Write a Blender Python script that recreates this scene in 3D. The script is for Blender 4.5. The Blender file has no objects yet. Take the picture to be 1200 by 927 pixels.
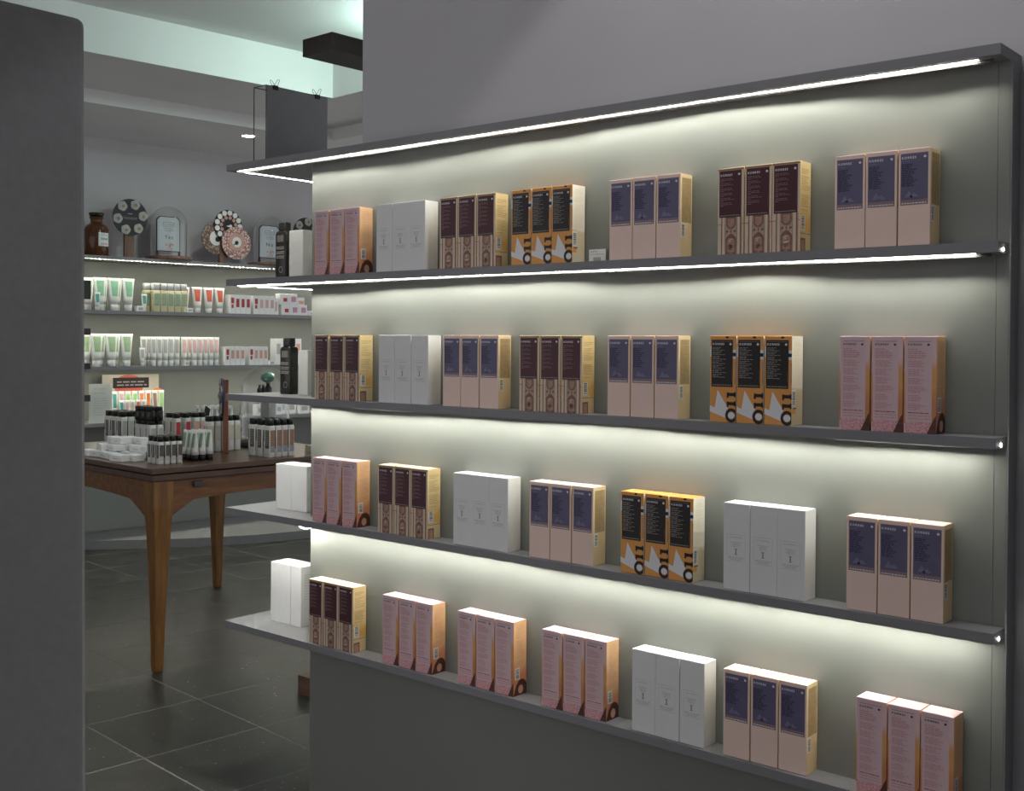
import bpy, bmesh, math, random
from math import sin, cos, pi, radians
from mathutils import Vector, Matrix

random.seed(7)
scene = bpy.context.scene
COL = scene.collection

# ------------------------------------------------------------------ camera
YAW, PITCH, ROLL, FPX = radians(40.23766), radians(-0.618469), radians(0.405604), 1333.129
fw = Vector((-sin(YAW)*cos(PITCH), cos(YAW)*cos(PITCH), sin(PITCH)))
r0 = Vector((cos(YAW), sin(YAW), 0)); u0 = r0.cross(fw)
rv = r0*cos(ROLL) + u0*sin(ROLL); uv = -r0*sin(ROLL) + u0*cos(ROLL)
cd = bpy.data.cameras.new('camera'); cam = bpy.data.objects.new('camera', cd); COL.objects.link(cam)
m3 = Matrix((rv, uv, -fw)).transposed()
cam.matrix_world = Matrix.Translation((2.8348, -2.0325, 1.30)) @ m3.to_4x4()
cd.sensor_width = 36; cd.lens = FPX/1200*36; cd.shift_y = -(463.5-415.18)/1200; cd.clip_start = 0.05
scene.camera = cam

# ------------------------------------------------------------------ world, exposure, large lights
w = bpy.data.worlds.new('world'); scene.world = w; w.use_nodes = True
w.node_tree.nodes['Background'].inputs[0].default_value = (0.97, 0.97, 1.0, 1)
w.node_tree.nodes['Background'].inputs[1].default_value = 0.67
vs = scene.view_settings
vs.view_transform = 'Standard'; vs.look = 'None'; vs.gamma = 1; vs.use_curve_mapping = False; vs.exposure = 0.25

def spot(name, loc, target, power, size, blend, radius, col):
    l = bpy.data.lights.new(name, 'SPOT'); l.energy = power; l.spot_size = radians(size); l.spot_blend = blend
    l.shadow_soft_size = radius; l.color = col
    o = bpy.data.objects.new(name, l); COL.objects.link(o); o.location = loc
    o.rotation_euler = (Vector(target)-Vector(loc)).to_track_quat('-Z', 'Y').to_euler()
    return o
# ceiling spot washing the wall above the display (edge of its cone falls slanting down the wall)
spot('ceiling_spot_wall_offscreen', (1.90, -0.22, 2.86), (1.92, -0.18, 1.0), 17, 100, 0.12, 0.04, (1.0, 0.96, 1.0))
# ceiling spot on the table side (its glints show on the upper right of both glass domes)
spot('ceiling_spot_table_offscreen', (-0.35, 0.6, 2.86), (-1.5, 0.9, 0.8), 26, 70, 0.8, 0.06, (1.0, 0.97, 0.9))

# the cool lamp of the ceiling tray, out of sight behind the display wall: the tray is brightest towards it
tl = bpy.data.lights.new('ceiling_tray_lamp_offscreen', 'POINT'); tl.energy = 25; tl.shadow_soft_size = 0.08; tl.color = (0.70, 1.0, 0.90)
to = bpy.data.objects.new('ceiling_tray_lamp_offscreen', tl); COL.objects.link(to); to.location = (-1.10, 2.00, 2.78)

# ------------------------------------------------------------------ materials
def mat(name, col, rough=0.6, metal=0.0, var=0.06, scale=30.0, bump=0.0, spec=0.5, emit=None, trans=0.0, alpha=1.0, ior=1.45, coat=0.0):
    m = bpy.data.materials.new(name); m.use_nodes = True
    nt = m.node_tree; b = nt.nodes['Principled BSDF']
    b.inputs['Roughness'].default_value = rough; b.inputs['Metallic'].default_value = metal
    b.inputs['Specular IOR Level'].default_value = spec; b.inputs['IOR'].default_value = ior
    b.inputs['Transmission Weight'].default_value = trans; b.inputs['Alpha'].default_value = alpha
    b.inputs['Coat Weight'].default_value = coat
    c = (col[0], col[1], col[2], 1)
    b.inputs['Base Color'].default_value = c
    if emit:
        b.inputs['Emission Color'].default_value = c; b.inputs['Emission Strength'].default_value = emit
    if var or bump:
        tc = nt.nodes.new('ShaderNodeTexCoord'); n = nt.nodes.new('ShaderNodeTexNoise')
        n.inputs['Scale'].default_value = scale; n.inputs['Detail'].default_value = 5
        nt.links.new(tc.outputs['Object'], n.inputs['Vector'])
        if var:
            mr = nt.nodes.new('ShaderNodeMapRange')
            mr.inputs['From Min'].default_value = 0.3; mr.inputs['From Max'].default_value = 0.7
            mr.inputs['To Min'].default_value = 1-var; mr.inputs['To Max'].default_value = 1+var
            nt.links.new(n.outputs['Fac'], mr.inputs['Value'])
            vm = nt.nodes.new('ShaderNodeVectorMath'); vm.operation = 'SCALE'; vm.inputs[0].default_value = col[:3]
            nt.links.new(mr.outputs['Result'], vm.inputs['Scale'])
            nt.links.new(vm.outputs['Vector'], b.inputs['Base Color'])
        if bump:
            bp = nt.nodes.new('ShaderNodeBump'); bp.inputs['Strength'].default_value = bump; bp.inputs['Distance'].default_value = 0.002
            nt.links.new(n.outputs['Fac'], bp.inputs['Height']); nt.links.new(bp.outputs['Normal'], b.inputs['Normal'])
    return m

def wood(name, ca, cb, axis='X', scale=6.0, rough=0.4):
    m = bpy.data.materials.new(name); m.use_nodes = True; nt = m.node_tree; b = nt.nodes['Principled BSDF']
    tc = nt.nodes.new('ShaderNodeTexCoord'); mp = nt.nodes.new('ShaderNodeMapping')
    st = {'X': (1, 9, 9), 'Y': (9, 1, 9), 'Z': (9, 9, 1)}[axis]
    mp.inputs['Scale'].default_value = st
    n = nt.nodes.new('ShaderNodeTexNoise'); n.inputs['Scale'].default_value = scale; n.inputs['Detail'].default_value = 6; n.inputs['Distortion'].default_value = 0.6
    cr = nt.nodes.new('ShaderNodeValToRGB'); cr.color_ramp.elements[0].position = 0.3; cr.color_ramp.elements[1].position = 0.7
    cr.color_ramp.elements[0].color = (*ca, 1); cr.color_ramp.elements[1].color = (*cb, 1)
    nt.links.new(tc.outputs['Object'], mp.inputs['Vector']); nt.links.new(mp.outputs['Vector'], n.inputs['Vector'])
    nt.links.new(n.outputs['Fac'], cr.inputs['Fac']); nt.links.new(cr.outputs['Color'], b.inputs['Base Color'])
    bp = nt.nodes.new('ShaderNodeBump'); bp.inputs['Strength'].default_value = 0.15; bp.inputs['Distance'].default_value = 0.002
    nt.links.new(n.outputs['Fac'], bp.inputs['Height']); nt.links.new(bp.outputs['Normal'], b.inputs['Normal'])
    b.inputs['Roughness'].default_value = rough
    return m

def speckled(name, ca, cb, sp, rough=0.35):
    # dark slate: cloudy base, fine pale specks
    m = bpy.data.materials.new(name); m.use_nodes = True; nt = m.node_tree; b = nt.nodes['Principled BSDF']
    tc = nt.nodes.new('ShaderNodeTexCoord'); oi = nt.nodes.new('ShaderNodeObjectInfo')
    ad = nt.nodes.new('ShaderNodeVectorMath'); ad.operation = 'ADD'
    nt.links.new(tc.outputs['Object'], ad.inputs[0]); nt.links.new(oi.outputs['Location'], ad.inputs[1])
    n = nt.nodes.new('ShaderNodeTexNoise'); n.inputs['Scale'].default_value = 7; n.inputs['Detail'].default_value = 9; n.inputs['Roughness'].default_value = 0.7
    nt.links.new(ad.outputs['Vector'], n.inputs['Vector'])
    cr = nt.nodes.new('ShaderNodeValToRGB'); cr.color_ramp.elements[0].position = 0.32; cr.color_ramp.elements[1].position = 0.72
    cr.color_ramp.elements[0].color = (*ca, 1); cr.color_ramp.elements[1].color = (*cb, 1)
    nt.links.new(n.outputs['Fac'], cr.inputs['Fac'])
    n2 = nt.nodes.new('ShaderNodeTexNoise'); n2.inputs['Scale'].default_value = 75; n2.inputs['Detail'].default_value = 2
    nt.links.new(ad.outputs['Vector'], n2.inputs['Vector'])
    c2 = nt.nodes.new('ShaderNodeValToRGB'); c2.color_ramp.elements[0].position = 0.70; c2.color_ramp.elements[1].position = 0.76
    nt.links.new(n2.outputs['Fac'], c2.inputs['Fac'])
    mx = nt.nodes.new('ShaderNodeMix'); mx.data_type = 'RGBA'; mx.inputs['B'].default_value = (*sp, 1)
    nt.links.new(c2.outputs['Color'], mx.inputs['Factor']); nt.links.new(cr.outputs['Color'], mx.inputs['A'])
    # a little lighter or darker from tile to tile
    mr = nt.nodes.new('ShaderNodeMapRange'); mr.inputs['To Min'].default_value = 0.8; mr.inputs['To Max'].default_value = 1.2
    nt.links.new(oi.outputs['Random'], mr.inputs['Value'])
    sc = nt.nodes.new('ShaderNodeVectorMath'); sc.operation = 'SCALE'
    nt.links.new(mx.outputs['Result'], sc.inputs[0]); nt.links.new(mr.outputs['Result'], sc.inputs['Scale'])
    nt.links.new(sc.outputs['Vector'], b.inputs['Base Color'])
    r2 = nt.nodes.new('ShaderNodeMapRange'); r2.inputs['To Min'].default_value = rough-0.1; r2.inputs['To Max'].default_value = rough+0.18
    nt.links.new(n.outputs['Fac'], r2.inputs['Value']); nt.links.new(r2.outputs['Result'], b.inputs['Roughness'])
    bp = nt.nodes.new('ShaderNodeBump'); bp.inputs['Strength'].default_value = 0.25; bp.inputs['Distance'].default_value = 0.003
    nt.links.new(n.outputs['Fac'], bp.inputs['Height']); nt.links.new(bp.outputs['Normal'], b.inputs['Normal'])
    return m

def floral(name, ca, cb, scale):
    m = bpy.data.materials.new(name); m.use_nodes = True; nt = m.node_tree; b = nt.nodes['Principled BSDF']
    tc = nt.nodes.new('ShaderNodeTexCoord'); v = nt.nodes.new('ShaderNodeTexVoronoi'); v.inputs['Scale'].default_value = scale
    cr = nt.nodes.new('ShaderNodeValToRGB'); cr.color_ramp.elements[0].position = 0.25; cr.color_ramp.elements[1].position = 0.6
    cr.color_ramp.elements[0].color = (*ca, 1); cr.color_ramp.elements[1].color = (*cb, 1)
    nt.links.new(tc.outputs['Object'], v.inputs['Vector']); nt.links.new(v.outputs['Distance'], cr.inputs['Fac'])
    nt.links.new(cr.outputs['Color'], b.inputs['Base Color']); b.inputs['Roughness'].default_value = 0.6
    return m

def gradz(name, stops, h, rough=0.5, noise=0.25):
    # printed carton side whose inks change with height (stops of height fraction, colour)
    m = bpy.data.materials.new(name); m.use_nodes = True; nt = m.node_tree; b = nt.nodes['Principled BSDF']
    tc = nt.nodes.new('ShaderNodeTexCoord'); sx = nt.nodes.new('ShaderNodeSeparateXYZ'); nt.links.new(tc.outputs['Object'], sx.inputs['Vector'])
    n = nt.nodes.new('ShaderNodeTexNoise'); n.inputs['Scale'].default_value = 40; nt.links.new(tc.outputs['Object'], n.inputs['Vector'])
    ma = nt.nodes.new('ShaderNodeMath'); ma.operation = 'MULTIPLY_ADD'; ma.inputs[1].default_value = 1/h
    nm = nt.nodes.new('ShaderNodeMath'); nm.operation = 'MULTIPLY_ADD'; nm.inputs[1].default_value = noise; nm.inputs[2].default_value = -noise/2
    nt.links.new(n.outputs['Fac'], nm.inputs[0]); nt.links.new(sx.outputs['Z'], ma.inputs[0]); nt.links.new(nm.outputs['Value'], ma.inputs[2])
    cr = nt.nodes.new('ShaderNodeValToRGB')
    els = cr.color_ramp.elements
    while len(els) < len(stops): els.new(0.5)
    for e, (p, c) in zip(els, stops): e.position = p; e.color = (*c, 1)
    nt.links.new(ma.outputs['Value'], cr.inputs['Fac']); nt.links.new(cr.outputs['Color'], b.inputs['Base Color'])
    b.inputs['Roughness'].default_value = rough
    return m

M = {
 'wall': mat('wall_paint', (0.54, 0.527, 0.540), 0.8, var=0.03, scale=3, bump=0.05),
 'far_wall': mat('far_wall_paint', (0.54, 0.527, 0.540), 0.8, var=0.04, scale=3),
 'ceil': mat('ceiling_paint', (0.74, 0.735, 0.725), 0.85, var=0.02, scale=3),
 'soffit': mat('soffit_paint', (0.74, 0.735, 0.725), 0.85, var=0.03, scale=3),
 'strip': mat('strip_paint', (0.74, 0.735, 0.725), 0.85, var=0.03, scale=3),
 'partition': mat('partition_paint', (0.235, 0.235, 0.245), 0.75, var=0.05, scale=60, bump=0.15),
 'panel': mat('display_lacquer', (0.212, 0.220, 0.200), 0.55, var=0.03, scale=4),
 'shelf': mat('shelf_lacquer', (0.235, 0.235, 0.245), 0.5, var=0.03, scale=6),
 'shelf_top': mat('ledge_lacquer', (0.235, 0.235, 0.245), 0.5, var=0.03, scale=6),
 'post': mat('end_panel_lacquer', (0.235, 0.235, 0.245), 0.6, var=0.05),
 'led': mat('led_light', (1.0, 0.995, 0.90), emit=205, var=0),
 'led_far': mat('led_light_far', (1.0, 0.96, 0.80), emit=230, var=0),
 'lip': mat('led_channel_dark', (0.02, 0.02, 0.018), 0.8, var=0.03),
 'slate': speckled('slate_tile', (0.017, 0.017, 0.0155), (0.056, 0.055, 0.050), (0.5, 0.48, 0.44), 0.33),
 'grout': mat('pale_grout', (0.20, 0.195, 0.175), 0.9, var=0.15, scale=40),
 'plinth': mat('plinth_grey', (0.20, 0.20, 0.20), 0.7),
 'metal': mat('grey_metal', (0.05, 0.05, 0.05), 0.5),
 'card_grey': mat('grey_card', (0.33, 0.33, 0.335), 0.7, var=0.03),
 'black': mat('black_plastic', (0.012, 0.012, 0.012), 0.35, var=0.05),
 'white_card': mat('white_carton', (0.80, 0.80, 0.80), 0.5, var=0.02),
 'white_gloss': mat('white_plastic', (0.78, 0.79, 0.77), 0.35, var=0.03),
 'wood_top': wood('table_top_wood', (0.045, 0.020, 0.010), (0.10, 0.048, 0.026), 'Y', 5, 0.28),
 'wood_leg': wood('table_leg_wood', (0.125, 0.050, 0.010), (0.235, 0.108, 0.022), 'Z', 6, 0.4),
 'wood_apron': wood('table_apron_wood', (0.10, 0.038, 0.010), (0.21, 0.085, 0.022), 'Y', 6, 0.42),
 'wood_dark': wood('dark_beam_wood', (0.006, 0.004, 0.003), (0.020, 0.012, 0.009), 'Y', 6, 0.5),
 'wood_block': wood('floor_block_wood', (0.07, 0.035, 0.02), (0.14, 0.075, 0.045), 'X', 6, 0.5),
 'wood_stand': wood('stand_wood', (0.11, 0.055, 0.035), (0.24, 0.13, 0.085), 'Z', 8, 0.5),
 'wood_red': wood('reddish_post_wood', (0.17, 0.06, 0.035), (0.28, 0.10, 0.055), 'Z', 8, 0.5),
 'peach': mat('peach_carton', (0.90, 0.67, 0.585), 0.55, var=0.02),
 'peach_side': mat('peach_gold_carton', (0.80, 0.62, 0.36), 0.5, var=0.04),
 'purple': mat('purple_ink', (0.13, 0.115, 0.205), 0.5, var=0.05),
 'purple_dk': mat('dark_violet_ink', (0.035, 0.03, 0.075), 0.5, var=0),
 'purple_lt': mat('pale_violet_ink', (0.20, 0.19, 0.31), 0.5, var=0),
 'mauve': mat('mauve_band_ink', (0.28, 0.19, 0.20), 0.5, var=0.05),
 'olive_lab': mat('olive_side_ink', (0.40, 0.30, 0.16), 0.5, var=0.12, scale=120),
 'silver': mat('silver_ink', (0.78, 0.76, 0.80), 0.45, var=0),
 'cream': mat('cream_carton', (0.72, 0.58, 0.44), 0.5, var=0.03),
 'maroon': mat('maroon_ink', (0.070, 0.010, 0.018), 0.42, var=0.05),
 'maroon_txt': mat('dusty_rose_ink', (0.26, 0.15, 0.15), 0.5, var=0),
 'tan': mat('tan_ink', (0.50, 0.35, 0.27), 0.5, var=0.2, scale=200),
 'umber': mat('umber_ink', (0.22, 0.12, 0.085), 0.5, var=0.2, scale=160),
 'umber_lt': mat('rose_umber_ink', (0.44, 0.25, 0.18), 0.5, var=0.25, scale=160),
 'gold_line': mat('gold_brown_ink', (0.35, 0.20, 0.08), 0.45, var=0.1, scale=200),
 'orange': mat('orange_carton', (0.80, 0.36, 0.09), 0.5, var=0.03),
 'ink_black': mat('black_ink', (0.018, 0.012, 0.010), 0.45, var=0.05),
 'grey_txt': mat('grey_print', (0.30, 0.27, 0.25), 0.5, var=0),
 'sail': mat('white_sail_ink', (0.82, 0.82, 0.84), 0.5, var=0.02),
 'lilac': mat('lilac_pink_carton', (0.74, 0.53, 0.555), 0.5, var=0.02),
 'pink_txt': mat('rose_text_ink', (0.62, 0.33, 0.37), 0.5, var=0),
 'pink_band': floral('rose_floral_ink', (0.58, 0.20, 0.24), (0.80, 0.46, 0.48), 420),
 'hair': mat('brown_photo_ink', (0.10, 0.035, 0.025), 0.5, var=0.3, scale=140),
 'skin': mat('skin_photo_ink', (0.62, 0.36, 0.27), 0.5, var=0.15, scale=60),
 'barcode': mat('barcode_ink', (0.03, 0.04, 0.04), 0.5, var=0),
 'paper': mat('paper_white', (0.82, 0.83, 0.82), 0.7, var=0.02),
 'amber': mat('amber_glass', (0.10, 0.035, 0.014), 0.12, var=0.1),
 'glass': mat('clear_glass', (0.97, 0.98, 0.98), 0.01, var=0, trans=1.0, ior=1.38),
 'green_lab': mat('green_label', (0.25, 0.50, 0.33), 0.5, var=0.1),
 'lime_lab': mat('lime_label', (0.34, 0.47, 0.29), 0.5, var=0.1),
 'red_lab': mat('red_label', (0.62, 0.12, 0.07), 0.5, var=0.1),
 'crimson': mat('crimson_label', (0.45, 0.04, 0.05), 0.5, var=0.1),
 'rose_lab': mat('rose_label', (0.66, 0.42, 0.42), 0.5, var=0.1),
 'salmon': mat('salmon_label', (0.72, 0.38, 0.30), 0.5, var=0.1),
 'magenta': mat('magenta_label', (0.62, 0.28, 0.45), 0.5, var=0.1),
 'beige_bot': mat('beige_bottle', (0.55, 0.50, 0.32), 0.35, var=0.05),
 'sage': mat('sage_label', (0.25, 0.38, 0.26), 0.5, var=0.1),
 'grey_lab': mat('grey_label', (0.45, 0.45, 0.43), 0.5, var=0.05),
 'teal_lab': mat('teal_label', (0.08, 0.38, 0.33), 0.5, var=0.1),
 'orange_lab': mat('orange_label', (0.85, 0.25, 0.06), 0.5, var=0.1),
 'leaf_lab': mat('leaf_green_label', (0.35, 0.62, 0.20), 0.5, var=0.1),
 'navy': mat('navy_board', (0.02, 0.03, 0.075), 0.5, var=0.1),
 'dark_disc': mat('dark_disc_board', (0.018, 0.018, 0.022), 0.5, var=0.1),
 'petal': mat('white_petal', (0.78, 0.77, 0.74), 0.6, var=0.08),
 'seed': mat('tan_seed', (0.38, 0.28, 0.17), 0.7, var=0.2),
 'rosecopper': floral('pink_mosaic', (0.85, 0.66, 0.60), (0.30, 0.15, 0.13), 75),
 'bronze': floral('bronze_mosaic', (0.42, 0.33, 0.25), (0.14, 0.09, 0.07), 70),
 'copper': mat('copper_pink', (0.55, 0.33, 0.28), 0.5, var=0.1),
 'sign_blue': mat('pale_blue_card', (0.74, 0.81, 0.84), 0.6, var=0.02),
 'tint': mat('dark_bottle', (0.013, 0.014, 0.010), 0.2, var=0.1),
 'label_dk': mat('charcoal_label', (0.09, 0.088, 0.08), 0.5, var=0.25, scale=200),
 'label_wh': mat('white_label', (0.62, 0.62, 0.59), 0.5, var=0.05),
 'label_cream': mat('cream_label', (0.55, 0.52, 0.42), 0.5, var=0.05),
 'label_rust': mat('rust_label', (0.32, 0.17, 0.11), 0.5, var=0.15, scale=150),
 'label_blue': mat('slate_blue_label', (0.26, 0.29, 0.33), 0.5, var=0.1),
 'bulb_green': mat('green_bulb', (0.14, 0.34, 0.26), 0.3, var=0.1),
}
M['shelf_far'] = mat('far_shelf_lacquer', (0.235, 0.235, 0.245), 0.5, var=0.03, scale=6)
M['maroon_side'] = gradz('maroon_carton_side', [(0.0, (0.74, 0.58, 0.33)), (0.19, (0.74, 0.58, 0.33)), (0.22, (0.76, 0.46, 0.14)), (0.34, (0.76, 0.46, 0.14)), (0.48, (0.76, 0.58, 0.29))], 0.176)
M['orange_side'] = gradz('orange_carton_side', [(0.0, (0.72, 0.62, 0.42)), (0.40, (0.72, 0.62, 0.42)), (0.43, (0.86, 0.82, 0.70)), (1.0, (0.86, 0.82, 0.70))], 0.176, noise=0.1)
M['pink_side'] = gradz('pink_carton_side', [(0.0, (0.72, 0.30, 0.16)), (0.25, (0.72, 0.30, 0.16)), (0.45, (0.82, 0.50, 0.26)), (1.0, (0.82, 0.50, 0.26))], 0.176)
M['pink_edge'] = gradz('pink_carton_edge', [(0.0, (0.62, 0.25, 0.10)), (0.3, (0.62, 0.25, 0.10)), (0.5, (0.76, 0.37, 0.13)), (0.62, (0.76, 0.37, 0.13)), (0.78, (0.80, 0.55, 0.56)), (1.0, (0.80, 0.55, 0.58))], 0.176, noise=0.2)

# ------------------------------------------------------------------ mesh helpers
class MB:
    def __init__(s): s.v = []; s.f = []; s.m = []; s.mats = []; s.smooth = []
    def mi(s, name):
        if name not in s.mats: s.mats.append(name)
        return s.mats.index(name)
    def poly(s, pts, m, sm=False):
        i = len(s.v); s.v += [tuple(p) for p in pts]; s.f.append(list(range(i, i+len(pts)))); s.m.append(s.mi(m)); s.smooth.append(sm)
    def box(s, x0, x1, y0, y1, z0, z1, m):
        i = len(s.v); s.v += [(x, y, z) for z in (z0, z1) for y in (y0, y1) for x in (x0, x1)]
        for q in ((0,2,3,1),(4,5,7,6),(0,1,5,4),(2,6,7,3),(0,4,6,2),(1,3,7,5)):
            s.f.append([i+k for k in q]); s.m.append(s.mi(m)); s.smooth.append(False)
    def rings(s, rings, m, cap=True, sm=True):
        # rings: equal length loops of points, counter-clockwise seen from the end
        n = len(rings[0]); b = len(s.v)
        for r in rings: s.v += [tuple(p) for p in r]
        for k in range(len(rings)-1):
            for j in range(n):
                a = b+k*n+j; c = b+k*n+(j+1) % n
                s.f.append([a, c, c+n, a+n]); s.m.append(s.mi(m)); s.smooth.append(sm)
        if cap:
            s.f.append([b+j for j in range(n)][::-1]); s.m.append(s.mi(m)); s.smooth.append(False)
            e = b+(len(rings)-1)*n; s.f.append([e+j for j in range(n)]); s.m.append(s.mi(m)); s.smooth.append(False)
    def lathe(s, prof, m, n=20, c=(0, 0), cap=True):
        s.rings([[(c[0]+r*cos(2*pi*j/n), c[1]+r*sin(2*pi*j/n), z) for j in range(n)] for r, z in prof], m, cap)
    def cyl(s, p0, p1, r, m, n=8, r1=None):
        p0 = Vector(p0); p1 = Vector(p1); d = (p1-p0).normalized(); a = d.orthogonal().normalized(); b = d.cross(a)
        r1 = r if r1 is None else r1
        s.rings([[p+(a*cos(2*pi*j/n)+b*sin(2*pi*j/n))*q for j in range(n)] for p, q in ((p0, r), (p1, r1))], m)
    def mesh(s, name, bevel=0.0, seg=2):
        me = bpy.data.meshes.new(name); me.from_pydata(s.v, [], s.f)
        for mm in s.mats: me.materials.append(M[mm])
        for p, a, b in zip(me.polygons, s.m, s.smooth): p.material_index = a; p.use_smooth = b
        bm = bmesh.new(); bm.from_mesh(me)
        bmesh.ops.remove_doubles(bm, verts=bm.verts, dist=1e-6) if bevel else None
        if bevel: bmesh.ops.bevel(bm, geom=list(bm.edges), offset=bevel, segments=seg, profile=0.6, affect='EDGES', clamp_overlap=True)
        bm.to_mesh(me); bm.free()
        return me
    def build(s, name, parent=None, bevel=0.0, seg=2, loc=None, rz=0.0):
        return link(name, s.mesh(name, bevel, seg), parent, loc, rz)

def link(name, me, parent=None, loc=None, rz=0.0):
    o = bpy.data.objects.new(name, me); COL.objects.link(o)
    if parent: o.parent = parent
    if loc is not None: o.location = loc
    if rz: o.rotation_euler = (0, 0, rz)
    return o
def empty(name, loc=(0, 0, 0), rz=0.0):
    o = bpy.data.objects.new(name, None); COL.objects.link(o); o.location = loc; o.rotation_euler = (0, 0, rz); o.empty_display_size = 0.05
    return o
def tag(o, label=None, cat=None, group=None, kind=None):
    if label: o['label'] = label
    if cat: o['category'] = cat
    if group: o['group'] = group
    if kind: o['kind'] = kind
    return o
def copy_tree(o, parent=None):
    c = o.copy(); COL.objects.link(c); c.parent = parent
    for ch in list(o.children): copy_tree(ch, c)
    return c
def placed(proto, used, loc, rz):
    # the first call hands out the prototype itself, later ones copies of it
    o = proto if not used else copy_tree(proto)
    used.append(1); o.location = loc; o.rotation_euler = (0, 0, rz)
    return o

_tc = {}
def text_polys(txt, bold=0.0):
    key = (txt, bold)
    if key not in _tc:
        c = bpy.data.curves.new('t', 'FONT'); c.body = txt; c.size = 1; c.offset = bold; c.resolution_u = 3; c.space_character = 1.3
        o = bpy.data.objects.new('t', c); COL.objects.link(o)
        dg = bpy.context.evaluated_depsgraph_get(); dg.update()
        me = bpy.data.meshes.new_from_object(o.evaluated_get(dg))
        P = [[tuple(me.vertices[i].co[:2]) for i in p.vertices] for p in me.polygons]
        bpy.data.objects.remove(o); bpy.data.curves.remove(c); bpy.data.meshes.remove(me)
        xs = [p[0] for q in P for p in q]; ys = [p[1] for q in P for p in q]
        x0, x1, y0, y1 = min(xs), max(xs), min(ys), max(ys)
        _tc[key] = [[((x-x0)/(x1-x0), (y-y0)/(y1-y0)) for x, y in q] for q in P]
    return _tc[key]
def put_text(mb, face, txt, u0, u1, v0, v1, m, layer, bold=0.02):
    for q in text_polys(txt, bold):
        mb.poly([face(u0+(u1-u0)*a, v0+(v1-v0)*b, layer) for a, b in q], m)
def rect(mb, face, u0, u1, v0, v1, m, layer):
    mb.poly([face(u0, v0, layer), face(u1, v0, layer), face(u1, v1, layer), face(u0, v1, layer)], m)
def words(mb, face, u0, u1, v, h, m, layer, rng, ww=(0.06, 0.16), gap=0.022):
    # one line of print too small to read: word-long dashes
    u = u0
    while u < u1-0.03:
        e = min(u1, u+rng.uniform(*ww)); rect(mb, face, u, e, v, v+h, m, layer); u = e+gap
def barcode(mb, face, u0, u1, v0, v1, layer, rng):
    rect(mb, face, u0, u1, v0, v1, 'paper', layer)
    v = v0+(v1-v0)*0.1
    while v < v1-(v1-v0)*0.1:
        t = rng.choice((0.004, 0.006, 0.010)); rect(mb, face, u0+(u1-u0)*0.2, u1-(u1-u0)*0.15, v, v+t, 'barcode', layer+1); v += t+rng.choice((0.005, 0.008))

# ------------------------------------------------------------------ the room (its grid is turned 5 degrees to the display)
A = radians(5.0)
ES = Vector((sin(A), cos(A), 0)); ED = Vector((cos(A), -sin(A), 0)); O = Vector((-3.7, 1.62, 0))
def room(s, d, z): return O + ES*s + ED*d + Vector((0, 0, z))
def prism(mb, s0, s1, d0, d1, z0, z1, m):
    p = [room(s, d, z) for z in (z0, z1) for s in (s0, s1) for d in (d0, d1)]
    i = len(mb.v); mb.v += [tuple(q) for q in p]
    for q in ((0,2,3,1),(4,5,7,6),(0,1,5,4),(2,6,7,3),(0,4,6,2),(1,3,7,5)):
        mb.f.append([i+k for k in q]); mb.m.append(mb.mi(m)); mb.smooth.append(False)

mb = MB(); prism(mb, -5.5, 3.6, -0.45, 8.5, -0.08, -0.0004, 'grout')
floor = tag(mb.build('floor'), 'dark slate tiled shop floor with pale grout lines', kind='structure')
T = 0.414
tb = MB(); tb.box(0.0028, T-0.0028, 0.0028, T-0.0028, -0.012, 0.0, 'slate')
tile_me = tb.mesh('tile', 0.0003, 1)
TO = Vector((-0.264, 0.333, 0)) + ES*0.0
for i in range(-10, 9):
    for j in range(-9, 7):
        p = TO + ED*(i*T) + ES*(j*T)
        d = (p-O).dot(ED); s = (p-O).dot(ES)
        if d < -0.35 or s > 2.6 or s < -5.2: continue
        t = link('tile', tile_me, floor); t.location = p; t.rotation_euler = (0, 0, -A)
        t.location.z += random.uniform(-0.00012, 0.00012)

mb = MB(); prism(mb, -5.5, 3.6, -0.45, -0.30, 0, 2.7, 'far_wall')
wf = tag(mb.build('wall_far'), 'plain grey wall behind the product shelves', kind='structure')
M['backing'] = mat('shelf_back_lacquer', (0.212, 0.220, 0.200), 0.55, var=0.03, scale=4)
mb = MB(); prism(mb, -0.95, 2.25, -0.302, -0.292, 0.055, 1.80, 'backing'); mb.build('backing_panel', wf)
# low plinth running in front of the far wall
mb = MB()
pl = [Vector((-3.95, 0.9, 0)), Vector((-3.69, 1.60, 0)), Vector((-3.30, 2.09, 0)), Vector((-3.10, 2.46, 0)), Vector((-2.95, 2.95, 0)), Vector((-2.9, 4.2, 0)), Vector((-3.72, 4.3, 0)), Vector((-4.04, 0.9, 0))]
mb.poly([p+Vector((0, 0, 0.055)) for p in pl], 'plinth')
for k in range(len(pl)):
    a, b = pl[k], pl[(k+1) % len(pl)]; z = Vector((0, 0, 0.055)); mb.poly([a, b, b+z, a+z], 'plinth')
tag(mb.build('baseboard_far'), 'low grey plinth along the foot of the far wall', kind='structure')

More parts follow.
